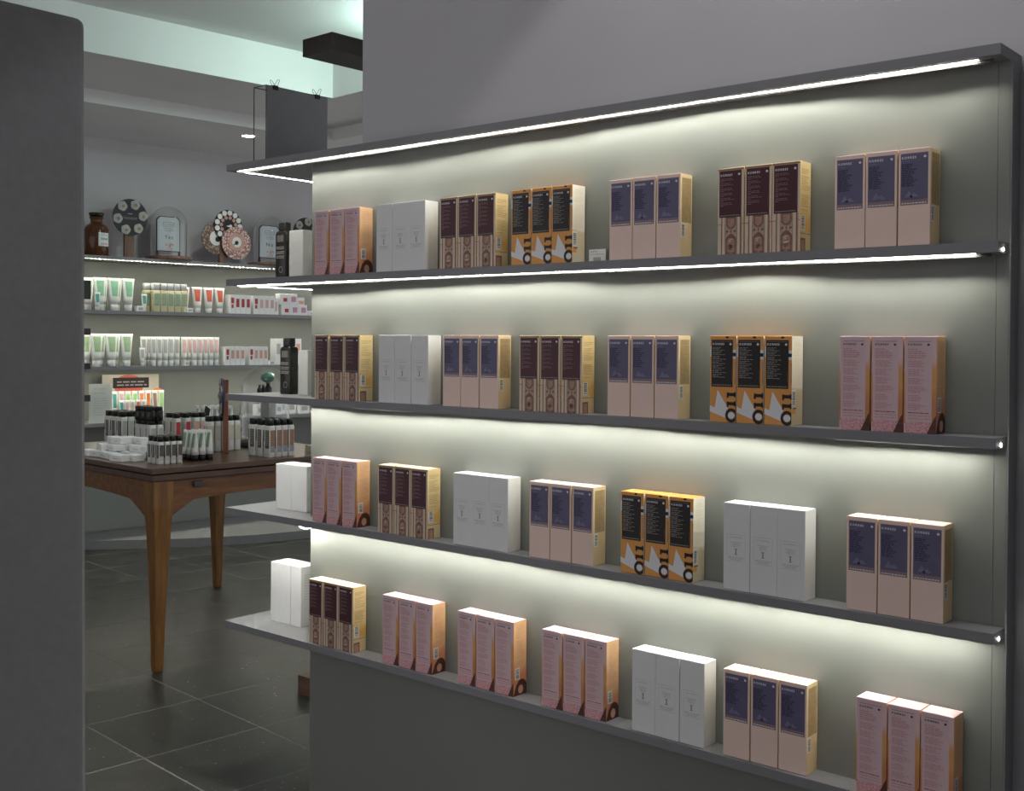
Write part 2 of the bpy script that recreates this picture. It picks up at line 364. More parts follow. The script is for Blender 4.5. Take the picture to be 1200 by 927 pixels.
ceil = empty('ceiling'); tag(ceil, 'stepped ceiling with a pale recessed tray', kind='structure')
mb = MB(); prism(mb, -5.5, 3.6, -0.45, 8.5, 2.90, 2.98, 'ceil'); mb.build('upper_ceiling', ceil)
mb = MB(); prism(mb, -5.5, 0.757, 1.50, 1.512, 2.688, 2.90, 'ceil'); prism(mb, 0.757, 0.769, 1.50, 4.6, 2.688, 2.90, 'ceil'); mb.build('cove_face', ceil)
mb = MB(); prism(mb, -5.5, 0.757, 0.74, 1.512, 2.676, 2.688, 'soffit'); prism(mb, 0.757, 3.6, 0.74, 4.6, 2.676, 2.688, 'soffit'); mb.build('soffit', ceil)
mb = MB(); prism(mb, -5.5, 1.31, 0.728, 0.74, 2.60, 2.684, 'strip'); prism(mb, 1.31, 1.322, 0.728, 4.6, 2.60, 2.684, 'strip'); mb.build('step_strip', ceil)
mb = MB(); prism(mb, -5.5, 3.6, -0.45, 0.73, 2.60, 2.672, 'soffit'); prism(mb, 1.322, 3.6, 0.73, 4.6, 2.60, 2.672, 'soffit'); mb.build('lower_ceiling', ceil)

mb = MB(); mb.box(0.465, 5.5, 0.1165, 0.47, 0, 2.90, 'wall')
tag(mb.build('wall_back'), 'smooth grey wall rising behind the lit display shelves', kind='structure')
mb = MB(); mb.box(3.75, 3.87, -4.2, 0.1165, 0, 2.90, 'wall')  # unseen wall, added to keep side light off the display end and partition
tag(mb.build('wall_light_block'), 'plain grey wall added beyond the display end to block light', kind='structure')
mb = MB(); mb.box(0.98, 1.11, -3.2, -1.067, 0, 1.82, 'partition')
mb.v = [(x, y+(0.010*(1.82-z)/1.82 if y > -2 else 0), z) for x, y, z in mb.v]
lw = mb.build('wall_left', bevel=0.018, seg=4)
tag(lw, 'dark grey free-standing partition with softly rounded edges', kind='structure')

# ------------------------------------------------------------------ the lit display
XR, Z = 2.208, [1.8194, 1.4797, 1.1397, 0.8019, 0.4642]
E0, D0, TH, SH = 0.3218, 0.059, 0.0575, 0.019
unit = empty('display_shelving', (1.1, 0.06, 0)); off = Vector((1.1, 0.06, 0))
tag(unit, 'grey wall display with five lit ledges wrapping round its end', 'shelving')
def upart(mb, name, bevel=0.0, lab=None):
    mb.v = [(x-off.x, y-off.y, z) for x, y, z in mb.v]
    o = mb.build(name, unit, bevel=bevel)
    if lab: o['label'] = lab
    return o
mb = MB(); mb.box(E0, 2.1865, D0, D0+TH-0.002, 0, Z[0]-SH, 'panel'); mb.box(E0, 0.40, D0+TH-0.002, 0.45, 0, Z[0]-SH, 'panel'); upart(mb, 'back_panel')
mb = MB(); mb.box(2.1872, XR, D0, D0+TH-0.004, 0, Z[0]-SH, 'panel'); upart(mb, 'edge_strip')
mb = MB(); mb.box(XR, XR+0.003, D0+0.0005, D0+TH, 0, Z[0]-SH, 'post'); upart(mb, 'end_panel', lab='shaded end face of the display')
mb = MB(); mb.box(XR+0.003, XR+0.05, D0+TH-0.012, D0+TH, 0, Z[0]-SH-0.01, 'post'); upart(mb, 'end_flange')
def board(z, ydeep):
    m_ = MB(); b = D0+0.001
    pts = [(0, 0), (XR, 0), (XR, ydeep), (E0+0.001, ydeep), (E0+0.001, 0.47), (0, 0.47)]
    lo = [(x, y, z-SH) for x, y in pts]; hi = [(x, y, z) for x, y in pts]
    m_.poly(lo[::-1], 'shelf'); m_.poly(hi, 'shelf_top')
    for k in range(6): m_.poly([lo[k], lo[(k+1) % 6], hi[(k+1) % 6], hi[k]], 'shelf')
    return m_
upart(board(Z[0], D0+TH), 'top_board')
for z in Z[1:]: upart(board(z, D0+0.001), 'ledge')
def strip_path(z, k):
    rng = random.Random(k*13+5); ph = [rng.uniform(0, 6.28) for _ in range(4)]
    out = []
    n = 60
    for i in range(n+1):
        x = 0.028+(XR-0.045-0.028)*i/n
        y = 0.022+0.0007*sin(x*4.3+ph[0])+0.0005*sin(x*11+ph[1])+0.0004*sin(x*23+ph[2])
        out.append((x, y))
    return out
for k, z in enumerate(Z[:4]):
    zb = z-SH; P = strip_path(z, k); hw = 0.0014; t = 0.0004
    m_ = MB()
    for (xa, ya), (xb, yb) in zip(P[:-1], P[1:]):
        a = [(xa, ya-hw, zb-t), (xb, yb-hw, zb-t), (xb, yb+hw, zb-t), (xa, ya+hw, zb-t)]
        m_.poly(a[::-1], 'led')
        m_.poly([(xa, ya-hw, zb), (xa, ya-hw, zb-t), (xb, yb-hw, zb-t), (xb, yb-hw, zb)][::-1], 'led')
    # return along the end of the board
    m_.box(0.028-hw, 0.028+hw, 0.026, 0.44, zb-t, zb+0.0002, 'led')
    upart(m_, 'led_strip', lab='glowing warm white light strip')
    rng = random.Random(k+40); ph = [rng.uniform(0, 6.28) for _ in range(3)]
    m_ = MB()
    for i in range(70):
        xa = 0.034+(XR-0.02-0.034)*i/70; xb = 0.034+(XR-0.02-0.034)*(i+1)/70
        h = [0.0021+0.00035*sin(x*5.1+ph[0])+0.00022*sin(x*13+ph[1]) for x in (xa, xb)]
        if k < 2: h = [q+0.0021+0.0010*sin(x*3.3+ph[2])+0.0005*sin(x*8.7+ph[0]) for q, x in zip(h, (xa, xb))]
        y = 0.0263
        m_.poly([(xa, y, zb), (xa, y, zb-h[0]), (xb, y, zb-h[1]), (xb, y, zb)][::-1], 'lip')
        m_.poly([(xa, y+0.001, zb), (xa, y+0.001, zb-h[0]), (xb, y+0.001, zb-h[1]), (xb, y+0.001, zb)], 'lip')
        m_.poly([(xa, y, zb-h[0]), (xa, y+0.001, zb-h[0]), (xb, y+0.001, zb-h[1]), (xb, y, zb-h[1])], 'lip')
    upart(m_, 'led_channel')
    if k > 0:
        if k == 3:
            m_ = MB(); q = [(0.312, 0.019, zb-0.0005), (0.328, 0.018, zb-0.0065), (0.345, 0.018, zb-0.0085), (0.368, 0.021, zb-0.0045)]
            for a_, b_ in zip(q[:-1], q[1:]): m_.cyl(a_, b_, 0.0013, 'led', 6)
            upart(m_, 'loose_led_end', lab='sagging loop of the light strip')
        m_ = MB(); m_.cyl((XR-0.002, 0.026, zb+0.006), (XR+0.0008, 0.026, zb+0.006), 0.0025, 'led', 10); upart(m_, 'led_end')

# ------------------------------------------------------------------ cartons on the ledges
W, H, D = 0.0590, 0.1755, 0.0470
def ff(u, v, l): return ((u-0.5)*W, -D/2-0.00015*l, v*H)
def sf(u, v, l): return (W/2+0.00015*l, (u-0.5)*D, v*H)
def tf(u, v, l): return ((u-0.5)*W, (v-0.5)*D, H+0.00015*l)
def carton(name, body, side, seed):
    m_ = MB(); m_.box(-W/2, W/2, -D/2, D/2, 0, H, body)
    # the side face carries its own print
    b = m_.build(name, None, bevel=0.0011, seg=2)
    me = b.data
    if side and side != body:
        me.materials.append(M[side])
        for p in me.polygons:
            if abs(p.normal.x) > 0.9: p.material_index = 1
    # tuck flap of the lid
    f = MB(); f.poly([tf(0.03, 0.05, 2), tf(0.97, 0.05, 2), tf(0.97, 0.93, 4), tf(0.03, 0.93, 4)], body)
    f.poly([tf(0.03, 0.05, 0), tf(0.97, 0.05, 0), tf(0.97, 0.05, 2), tf(0.03, 0.05, 2)], body)
    f.poly([tf(0.97, 0.93, 0), tf(0.03, 0.93, 0), tf(0.03, 0.93, 4), tf(0.97, 0.93, 4)], body)
    f.build('lid_flap', b)
    return b
def ragged(m_, rng, u0, u1, vt, vb, n, h, mt, layer, face=ff):
    for k in range(n):
        v = vt-(vt-vb)*k/(n-1)
        if rng.random() < 0.06: continue
        words(m_, face, u0, u0+(u1-u0)*rng.uniform(0.55, 1.0), v, h, mt, layer, rng)

def make_purple():
    rng = random.Random(1); b = carton('peach_carton', 'peach', 'peach_side', 1)
    m_ = MB(); rect(m_, ff, 0.07, 0.93, 0.42, 0.955, 'mauve', 1); rect(m_, ff, 0.085, 0.915, 0.475, 0.949, 'purple', 2)
    m_.poly([ff(0.2, 0.50, 3), ff(0.46, 0.50, 3), ff(0.34, 0.57, 3)], 'purple_lt'); m_.poly([ff(0.34, 0.50, 3), ff(0.66, 0.50, 3), ff(0.5, 0.545, 3)], 'purple_lt')
    m_.build('front_label', b)
    m_ = MB(); put_text(m_, ff, 'KORRES', 0.11, 0.56, 0.897, 0.922, 'silver', 4, 0.03)
    rect(m_, ff, 0.10, 0.90, 0.936, 0.939, 'purple_lt', 3)
    m_.poly([ff(0.83+0.045*cos(a*pi/4), 0.91+0.014*sin(a*pi/4), 4) for a in range(8)], 'silver')
    words(m_, ff, 0.11, 0.40, 0.868, 0.008, 'purple_lt', 4, rng)
    ragged(m_, rng, 0.11, 0.62, 0.835, 0.615, 13, 0.010, 'purple_dk', 4)
    rect(m_, ff, 0.862, 0.868, 0.53, 0.68, 'purple_lt', 4)
    words(m_, ff, 0.11, 0.88, 0.432, 0.011, 'silver', 4, rng, (0.05, 0.09))
    m_.build('lettering', b)
    m_ = MB(); rect(m_, sf, 0.12, 0.92, 0.42, 0.955, 'olive_lab', 1); ragged(m_, rng, 0.2, 0.85, 0.93, 0.46, 22, 0.008, 'gold_line', 2, sf); m_.build('side_label', b)
    m_ = MB(); barcode(m_, sf, 0.08, 0.38, 0.24, 0.41, 1, rng); m_.build('barcode', b)
    return b
def make_maroon():
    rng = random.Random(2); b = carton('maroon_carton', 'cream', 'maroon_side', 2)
    m_ = MB(); rect(m_, ff, 0.06, 0.91, 0.43, 0.968, 'maroon', 2); rect(m_, ff, 0.0, 1.0, 0.972, 0.99, 'gold_line', 1); m_.build('front_label', b)
    m_ = MB()
    put_text(m_, ff, 'KORRES', 0.11, 0.56, 0.905, 0.93, 'silver', 4, 0.03)
    m_.poly([ff(0.82+0.045*cos(a*pi/4), 0.92+0.014*sin(a*pi/4), 4) for a in range(8)], 'silver')
    for g in range(6):
        for q, wd in enumerate((0.42, 0.50, 0.14)): words(m_, ff, 0.11, 0.11+wd*rng.uniform(0.85, 1.05), 0.872-g*0.056-q*0.0165, 0.007, 'maroon_txt', 4, rng)
    words(m_, ff, 0.11, 0.86, 0.446, 0.010, 'grey_txt', 4, rng, (0.05, 0.09)); rect(m_, ff, 0.865, 0.871, 0.52, 0.66, 'maroon_txt', 4)
    m_.build('lettering', b)
    m_ = MB()
    rect(m_, ff, 0.13, 0.94, 0.0, 0.43, 'umber_lt', 1)
    for a_, b_, c_ in ((0.155, 0.185, 'umber'), (0.185, 0.30, 'cream'), (0.74, 0.86, 'cream'), (0.86, 0.895, 'umber'), (0.30, 0.74, 'tan'), (0.285, 0.30, 'umber'), (0.74, 0.755, 'umber')): rect(m_, ff, a_, b_, 0.0, 0.43, c_, 2)
    # carved medallions: upper and lower drop, lozenge and two dots between
    def drop(cv, up, mt, l, k):
        pts = [(0.33, 0), (0.33, 0.10), (0.40, 0.135), (0.52, 0.15), (0.64, 0.135), (0.71, 0.10), (0.71, 0)]
        if up: pts = [(0.33, 0.43), (0.33, 0.335), (0.42, 0.305), (0.52, 0.295), (0.62, 0.305), (0.71, 0.335), (0.71, 0.43)]
        cx = 0.52; cy = cv
        m_.poly([ff(cx+(u-cx)*k, cy+(v-cy)*k if k < 1 else v, l) for u, v in pts], mt)
    lo = [(0.32, 0.0), (0.72, 0.0), (0.72, 0.19), (0.62, 0.225), (0.52, 0.245), (0.42, 0.225), (0.32, 0.19)]
    up = [(0.33, 0.43), (0.33, 0.335), (0.42, 0.302), (0.52, 0.29), (0.62, 0.302), (0.71, 0.335), (0.71, 0.43)]
    for pts, cy in ((lo, 0.10), (up, 0.37)):
        m_.poly([ff(u, v, 3) for u, v in pts][::1], 'umber')
        m_.poly([ff(0.52+(u-0.52)*0.7, cy+(v-cy)*0.72, 4) for u, v in pts], 'umber_lt')
    m_.poly([ff(0.52, 0.245, 3), ff(0.56, 0.267, 3), ff(0.52, 0.29, 3), ff(0.48, 0.267, 3)], 'umber')
    for cu in (0.37, 0.67): m_.poly([ff(cu+0.05*cos(a*pi/4), 0.267+0.016*sin(a*pi/4), 3) for a in range(8)], 'umber')
    for k in range(9): m_.poly([ff(0.52+rng.uniform(-0.12, 0.12)+0.045*cos(a*pi/3), 0.02+k*0.022+0.012*sin(a*pi/3), 5) for a in range(6)], rng.choice(('umber', 'cream', 'umber_lt')))
    rect(m_, ff, 0.0, 0.13, 0.345, 0.352, 'umber', 2); rect(m_, ff, 0.94, 1.0, 0.345, 0.352, 'umber', 2)
    m_.build('ornament_print', b)
    m_ = MB(); rect(m_, sf, 0, 1, 0.198, 0.205, 'umber', 1); m_.build('side_line', b); m_ = MB(); rect(m_, sf, 0.05, 0.5, 0.0, 0.15, 'umber', 1); rect(m_, sf, 0.11, 0.42, 0.0, 0.125, 'umber_lt', 2); m_.build('side_print', b); m_ = MB()
    ragged(m_, rng, 0.12, 0.88, 0.93, 0.46, 24, 0.006, 'gold_line', 2, sf); m_.build('side_text', b)
    m_ = MB(); barcode(m_, sf, 0.07, 0.45, 0.235, 0.40, 1, rng); m_.build('barcode', b)
    return b
def make_orange():
    rng = random.Random(3); b = carton('orange_carton', 'orange', 'orange_side', 3)
    m_ = MB(); rect(m_, ff, 0.055, 0.88, 0.41, 0.955, 'ink_black', 2); m_.build('front_label', b)
    m_ = MB(); put_text(m_, ff, 'KORRES', 0.10, 0.55, 0.893, 0.918, 'silver', 4, 0.03)
    rect(m_, ff, 0.10, 0.84, 0.934, 0.937, 'grey_txt', 4)
    m_.poly([ff(0.79+0.045*cos(a*pi/4), 0.905+0.015*sin(a*pi/4), 4) for a in range(8)], 'silver')
    for g in range(7):
        for q, wd in enumerate((0.36, 0.26, 0.50)): words(m_, ff, 0.10, 0.10+wd*rng.uniform(0.85, 1.05), 0.862-g*0.052-q*0.0155, 0.007, 'grey_txt', 4, rng)
    words(m_, ff, 0.10, 0.82, 0.426, 0.011, 'grey_txt', 4, rng, (0.05, 0.09)); rect(m_, ff, 0.845, 0.851, 0.48, 0.60, 'grey_txt', 4)
    m_.build('lettering', b)
    m_ = MB()
    m_.poly([ff(u, v, 1) for u, v in ((0, 0.12), (0.66, 0.045), (0.70, 0.17), (0.30, 0.375), (0.19, 0.165), (0, 0.19))], 'sail')
    m_.build('sail_print', b); m_ = MB()
    rect(m_, ff, 0.885, 1, 0.735, 0.84, 'sail', 1); rect(m_, ff, 0.83, 1, 0.765, 0.805, 'ink_black', 3); m_.build('band_print', b)
    m_ = MB(); rect(m_, ff, 0, 0.045, 0.76, 0.88, 'sail', 1); m_.build('edge_print', b)
    m_ = MB(); rect(m_, ff, 0.955, 1, 0.45, 0.70, 'umber_lt', 1); m_.build('edge_print', b)
    m_ = MB(); rect(m_, ff, 0.60, 0.72, 0.972, 0.995, 'ink_black', 1); m_.build('edge_print', b); m_ = MB()
    cl = lambda u: min(u, 1.0)
    n = 24; cu, cv = 0.84, 0.083
    for k in range(n):
        a0, a1 = 2*pi*k/n, 2*pi*(k+1)/n
        R = lambda a, q: ff(cl(cu+0.235*q*cos(a)), cv+0.083*q*sin(a), 3)
        ri = 0.56
        m_.poly([R(a0, 1), R(a1, 1), R(a1, ri), R(a0, ri)], 'ink_black')
    m_.poly([ff(cl(cu+0.235*0.56*cos(2*pi*k/n)), cv+0.083*0.45*sin(2*pi*k/n), 2) for k in range(n)], 'sail')
    m_.build('letter_print', b)
    for v0 in (0.20, 0.305):
        m_ = MB(); rect(m_, ff, 0.70, 1, v0, v0+0.038, 'ink_black', 3); rect(m_, ff, 0.66, 0.73, v0-0.022, v0+0.042, 'ink_black', 3)
        rect(m_, ff, 0.945, 1, v0-0.012, v0+0.05, 'ink_black', 3); m_.build('letter_print', b)
    m_ = MB(); rect(m_, sf, 0, 0.33, 0.13, 0.185, 'orange', 1); m_.build('side_print', b); m_ = MB(); rect(m_, sf, 0.1, 0.42, 0.186, 0.198, 'ink_black', 1); m_.build('side_print', b); m_ = MB()
    ragged(m_, rng, 0.15, 0.9, 0.93, 0.45, 24, 0.005, 'peach_side', 2, sf); m_.build('side_text', b)
    m_ = MB(); barcode(m_, sf, 0.0, 0.36, 0.215, 0.40, 2, rng); m_.build('barcode', b)
    return b
def make_pink():
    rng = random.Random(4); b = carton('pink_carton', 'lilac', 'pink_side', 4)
    m_ = MB(); rect(m_, ff, 0.86, 1.0, 0.0, 0.985, 'pink_edge', 1); rect(m_, ff, 0.0, 0.045, 0.10, 0.62, 'pink_edge', 1)
    m_.poly([ff(u, v, 2) for u, v in ((0.04, 0.0), (0.72, 0.0), (0.86, 0.09), (0.86, 0.118), (0.04, 0.118))], 'pink_band')
    m_.poly([ff(u, v, 3) for u, v in ((0.72, 0.0), (1.0, 0.0), (1.0, 0.19), (0.94, 0.16))], 'hair'); m_.build('front_label', b)
    m_ = MB(); put_text(m_, ff, 'KORRES', 0.12, 0.55, 0.905, 0.925, 'ink_black', 4, 0.03); rect(m_, ff, 0.12, 0.82, 0.945, 0.949, 'purple_dk', 4)
    m_.poly([ff(0.75+0.04*cos(a*pi/4), 0.913+0.013*sin(a*pi/4), 4) for a in range(8)], 'purple_dk')
    for v, wd in ((0.86, 0.34), (0.838, 0.44), (0.818, 0.56), (0.795, 0.60), (0.775, 0.52)): words(m_, ff, 0.12, 0.12+wd, v, 0.012, 'pink_txt', 4, rng)
    for g in range(6):
        for q in range(4): words(m_, ff, 0.13, 0.13+rng.uniform(0.34, 0.58), 0.735-g*0.088-q*0.0175, 0.009, 'pink_txt', 4, rng)
    for v in (0.205, 0.175, 0.145): words(m_, ff, 0.13, 0.82, v, 0.009, 'crimson' if v > 0.2 else 'pink_txt', 4, rng)
    m_.build('lettering', b)
    m_ = MB(); pts = [(0, 0), (1, 0), (1, 0.13), (0.88, 0.185), (0.66, 0.215), (0.42, 0.20), (0.2, 0.14), (0.08, 0.06)]
    m_.poly([sf(u, v, 1) for u, v in pts], 'hair'); m_.poly([sf(0.55+0.2*cos(a*pi/5), 0.075+0.06*sin(a*pi/5), 2) for a in range(10)], 'skin'); m_.build('photo_print', b); m_ = MB()
    ragged(m_, rng, 0.2, 0.9, 0.94, 0.42, 26, 0.006, 'skin', 2, sf); m_.build('side_text', b)
    m_ = MB(); barcode(m_, sf, 0.10, 0.46, 0.215, 0.375, 3, rng); m_.build('barcode', b)
    return b
def make_white():
    rng = random.Random(5); b = carton('white_carton', 'white_card', None, 5)
    m_ = MB(); t = 0.006
    for q in ((0.13, 0.83, 0.33, 0.333), (0.13, 0.83, 0.637, 0.64)): rect(m_, ff, *q, 'grey_lab', 1)
    for q in ((0.13, 0.13+t, 0.33, 0.64), (0.83-t, 0.83, 0.33, 0.64)): rect(m_, ff, *q, 'grey_lab', 1)
    m_.build('frame_print', b)
    m_ = MB(); put_text(m_, ff, 'KORRES', 0.25, 0.71, 0.603, 0.613, 'grey_txt', 2, 0.01)
    for v, a_ in ((0.548, 0.2), (0.532, 0.13), (0.516, 0.15), (0.50, 0.11)): words(m_, ff, 0.48-a_, 0.48+a_, v, 0.005, 'grey_lab', 2, rng)
    rect(m_, ff, 0.455, 0.505, 0.415, 0.475, 'grey_txt', 2)
    for v in (0.408, 0.472): rect(m_, ff, 0.42, 0.54, v, v+0.007, 'grey_txt', 2)
    for v, a_ in ((0.378, 0.3), (0.362, 0.27), (0.346, 0.2)): words(m_, ff, 0.48-a_, 0.48+a_, v, 0.006, 'grey_lab', 2, rng)
    m_.build('lettering', b)
    return b
PROTO = {'pink': make_pink(), 'white': make_white(), 'maroon': make_maroon(), 'orange': make_orange(), 'purple': make_purple()}
USED = {k: [] for k in PROTO}
DESC = {'pink': 'pink carton', 'white': 'white framed-print carton', 'maroon': 'maroon and cream carton', 'orange': 'orange carton', 'purple': 'peach and purple carton'}
SHORT = {'pink': 'pink', 'white': 'white', 'maroon': 'maroon', 'orange': 'orange', 'purple': 'purple'}
ROWS = {1: [('pink', 0.392), ('white', 0.639), ('maroon', 0.870), ('orange', 1.101), ('purple', 1.383), ('maroon', 1.653), ('purple', 1.905)],
        2: [('maroon', 0.395), ('white', 0.652), ('purple', 0.882), ('maroon', 1.130), ('purple', 1.382), ('orange', 1.639), ('pink', 1.919)],
        3: [('pink', 0.387), ('maroon', 0.651), ('white', 0.920), ('purple', 1.164), ('orange', 1.421), ('white', 1.674), ('purple', 1.936)],
        4: [('maroon', 0.375), ('pink', 0.670), ('pink', 0.937), ('pink', 1.203), ('white', 1.454), ('purple', 1.677), ('pink', 1.958)]}
LEDGE = {1: 'first ledge', 2: 'second ledge', 3: 'third ledge', 4: 'lowest ledge'}
for row, items in ROWS.items():
    for gi, (kind, x0) in enumerate(items):
        rng = random.Random(row*100+gi)
        L = items[gi-1][0] if gi else None; R = items[gi+1][0] if gi < 6 else None
        if L and R: place = 'between two %s trios' % SHORT[L] if L == R else 'between %s and %s trios' % (SHORT[L], SHORT[R])
        else: place = 'ending the row beside %s trio' % SHORT[L or R]
        for k in range(3):
            gap = 0.0612 if kind != 'white' else 0.0596
            o = placed(PROTO[kind], USED[kind], (x0+W/2+k*gap, 0.010+D/2+rng.uniform(-0.0012, 0.0012), Z[row]+0.0003), radians(rng.uniform(-0.7, 0.7)))
            lab = '%s, %s, %s, %s' % (DESC[kind], LEDGE[row], place, ('toward wrapped end', 'middle one', 'toward dark post')[k])
            tag(o, lab, 'box', 'trio of %s cartons %s on the %s' % (SHORT[kind], place, LEDGE[row]))
# small price card leaning at the orange trio
m_ = MB(); m_.box(-0.023, 0.023, -0.0004, 0.0004, 0, 0.030, 'paper')
pc = m_.build('price_card', None, loc=(1.327, 0.044, Z[1]+0.0002)); tag(pc, 'tiny white price card standing beside the orange trio', 'card')
m_ = MB(); rng = random.Random(3)
cf = lambda u, v, l: ((u-0.5)*0.046, -0.0004-0.0001*l, v*0.03)
words(m_, cf, 0.08, 0.5, 0.8, 0.05, 'grey_txt', 1, rng); words(m_, cf, 0.08, 0.9, 0.6, 0.05, 'grey_lab', 1, rng)
for k in range(5): rect(m_, cf, 0.28+k*0.09, 0.34+k*0.09, 0.1, 0.4, 'grey_txt', 1)
m_.build('price_print', pc)

# white cartons and black bottles on the wrap-round end
def plain_box(name, w_, d_, h_, label, group, loc, rz=0.0, m='white_card', detail=True):
    b = MB(); b.box(-w_/2, w_/2, -d_/2, d_/2, 0, h_, m); o = b.build(name, None, bevel=0.001, seg=2, loc=loc, rz=rz)
    f = MB(); z = h_+0.0003; f.poly([(-w_*0.46, -d_*0.44, z), (w_*0.46, -d_*0.44, z), (w_*0.46, d_*0.4, z+0.0006), (-w_*0.46, d_*0.4, z+0.0006)], m)
    f.poly([(-w_*0.46, -d_*0.44, h_-0.0002), (w_*0.46, -d_*0.44, h_-0.0002), (w_*0.46, -d_*0.44, z), (-w_*0.46, -d_*0.44, z)], m); f.build('lid_flap', o)
    if detail:
        t = MB(); rng_ = random.Random(9)
        g = lambda u, v, l: (w_/2+0.0002*l, (u-0.5)*d_, v*h_)
        for q in range(10): words(t, g, 0.2, 0.2+rng_.uniform(0.4, 0.65), 0.85-q*0.045, 0.012, 'label_wh', 1, rng_)
        t.build('side_print', o)
    tag(o, label, 'box', group); return o
for k in range(3): plain_box('white_carton', 0.0452, 0.07, 0.1755, 'plain white narrow carton on the lowest ledge, where it wraps the end', 'white cartons at the lowest ledge end', (0.1216+k*0.0468, 0.128, Z[4]+0.0003), radians((1.0, -0.9, 0.8)[k]))
for k in range(2): plain_box('white_carton', 0.0700, 0.07, 0.133, 'short wide white carton on the third ledge, where it wraps the end', 'short white cartons at the third ledge end', (0.159+k*0.0715, 0.126, Z[3]+0.0003), radians((0.8, -0.4)[k]))
def ext_bottle(loc, label):
    o = empty('black_bottle', loc)
    def rr(w_, d_, z, r=0.006):
        P = []
        for cx, cy, a0 in ((w_/2-r, d_/2-r, 0), (-w_/2+r, d_/2-r, pi/2), (-w_/2+r, -d_/2+r, pi), (w_/2-r, -d_/2+r, 1.5*pi)):
            for k in range(4): P.append((cx+r*cos(a0+k*pi/6), cy+r*sin(a0+k*pi/6), z))
        return P
    m_ = MB(); m_.rings([rr(0.049, 0.030, 0), rr(0.052, 0.032, 0.004), rr(0.052, 0.032, 0.134), rr(0.046, 0.028, 0.140), rr(0.030, 0.024, 0.142)], 'tint'); m_.build('bottle_body', o)
    m_ = MB(); m_.rings([rr(0.030, 0.026, 0.142), rr(0.031, 0.027, 0.146), rr(0.031, 0.027, 0.164), rr(0.028, 0.024, 0.167)], 'black'); m_.build('cap', o)
    m_ = MB(); rng_ = random.Random(2); g = lambda u, v, l: ((u-0.5)*0.05, -0.0161-0.00015*l, v*0.14)
    for k in range(6): rect(m_, g, 0.22+k*0.1, 0.27+k*0.1, 0.78, 0.92, 'grey_txt', 1)
    for v, n_ in ((0.66, 2), (0.56, 2), (0.47, 2)):
        for q in range(n_): words(m_, g, 0.14, 0.86, v-q*0.035, 0.022, 'grey_txt', 1, rng_)
    for a in range(10):
        c0, c1 = 2*pi*a/10, 2*pi*(a+0.6)/10
        if a == 0: m_.build('label_print', o); m_ = MB()
        m_.poly([g(0.55+0.2*cos(c0), 0.2+0.07*sin(c0), 1), g(0.55+0.2*cos(c1), 0.2+0.07*sin(c1), 1), g(0.55+0.14*cos(c1), 0.2+0.05*sin(c1), 1), g(0.55+0.14*cos(c0), 0.2+0.05*sin(c0), 1)], 'grey_txt')
    m_.build('emblem', o)
    tag(o, label, 'bottle', None)
ext_bottle((0.153, 0.096, Z[1]+0.0003), 'black bottle with grey print on the first ledge, beside a white box')
ext_bottle((0.134, 0.130, Z[2]+0.0003), 'black bottle with grey print on the second ledge, beside a white box')
plain_box('white_carton', 0.062, 0.036, 0.140, 'off-white carton beside the black bottle on the first ledge', None, (0.222, 0.100, Z[1]+0.0003), 0.0, 'label_wh')
plain_box('white_carton', 0.040, 0.034, 0.165, 'tall white carton behind the bottle and box on the first ledge', None, (0.290, 0.165, Z[1]+0.0003))
plain_box('white_carton', 0.042, 0.050, 0.131, 'pale carton beside the black bottle on the second ledge', None, (0.204, 0.150, Z[2]+0.0003), 0.0, 'label_wh')

# wire holder with grey card and two clips, on the top board
h = empty('card_holder', (0.080, 0.176, Z[0])); tag(h, 'wire card holder with grey sheet held by two clips on top board', 'card holder')
x0_, x1_, y0_, y1_, zt = -0.029, 0.029, -0.116, 0.116, 0.2325
m_ = MB(); r = 0.0014
for x in (x0_, x1_):
    for y in (y0_, y1_): m_.cyl((x, y, 0), (x, y, zt), r, 'metal')
for z in (0.0015, zt):
    for x in (x0_, x1_): m_.cyl((x, y0_, z), (x, y1_, z), r, 'metal')
    for y in (y0_, y1_): m_.cyl((x0_, y, z), (x1_, y, z), r, 'metal')
m_.build('wire_frame', h)
m_ = MB(); m_.box(x1_+0.0015, x1_+0.0025, y0_+0.001, y1_-0.001, 0.001, zt-0.001, 'card_grey'); m_.build('grey_sheet', h)
for y in (-0.085, 0.075):
    m_ = MB(); m_.box(x1_-0.006, x1_+0.006, y-0.009, y+0.009, zt-0.010, zt+0.003, 'black')
    c = m_.build('binder_clip', h, bevel=0.001)
    m_ = MB()
    for sx in (-1, 1):
        P = [(x1_+sx*0.005, y-0.006, zt+0.003), (x1_+sx*0.010, y-0.004, zt+0.018), (x1_+sx*0.011, y, zt+0.021), (x1_+sx*0.010, y+0.004, zt+0.018), (x1_+sx*0.005, y+0.006, zt+0.003)]
        P = [(a, b_+sx*0.006*(c_-zt)/0.02, c_) for a, b_, c_ in P]
        for a, b_ in zip(P[:-1], P[1:]): m_.cyl(a, b_, 0.0007, 'metal', 6)
    m_.build('clip_wire', c)

# dark wooden beam by the tray, and wooden block on the floor
pb = empty('hanging_beam', (-0.716, 0.943, 2.45), -radians(1.5)); tag(pb, 'dark wooden beam hanging below the pale ceiling tray', 'beam')
m_ = MB(); m_.box(-0.0935, 0.0935, 0, 1.0, 0, 0.070, 'wood_dark'); m_.build('beam', pb, bevel=0.002)
for y in (0.62, 0.88): m_ = MB(); m_.cyl((0.05, y, 0.069), (0.05, y, 0.45), 0.004, 'metal', 8); m_.build('hanging_rod', pb)
m_ = MB(); m_.box(-0.456, 0.10, 0.649, 0.95, 0, 0.070, 'wood_block')
tag(m_.build('wooden_block', None, bevel=0.002), 'low brown wooden block on the slate floor behind the display', 'block')

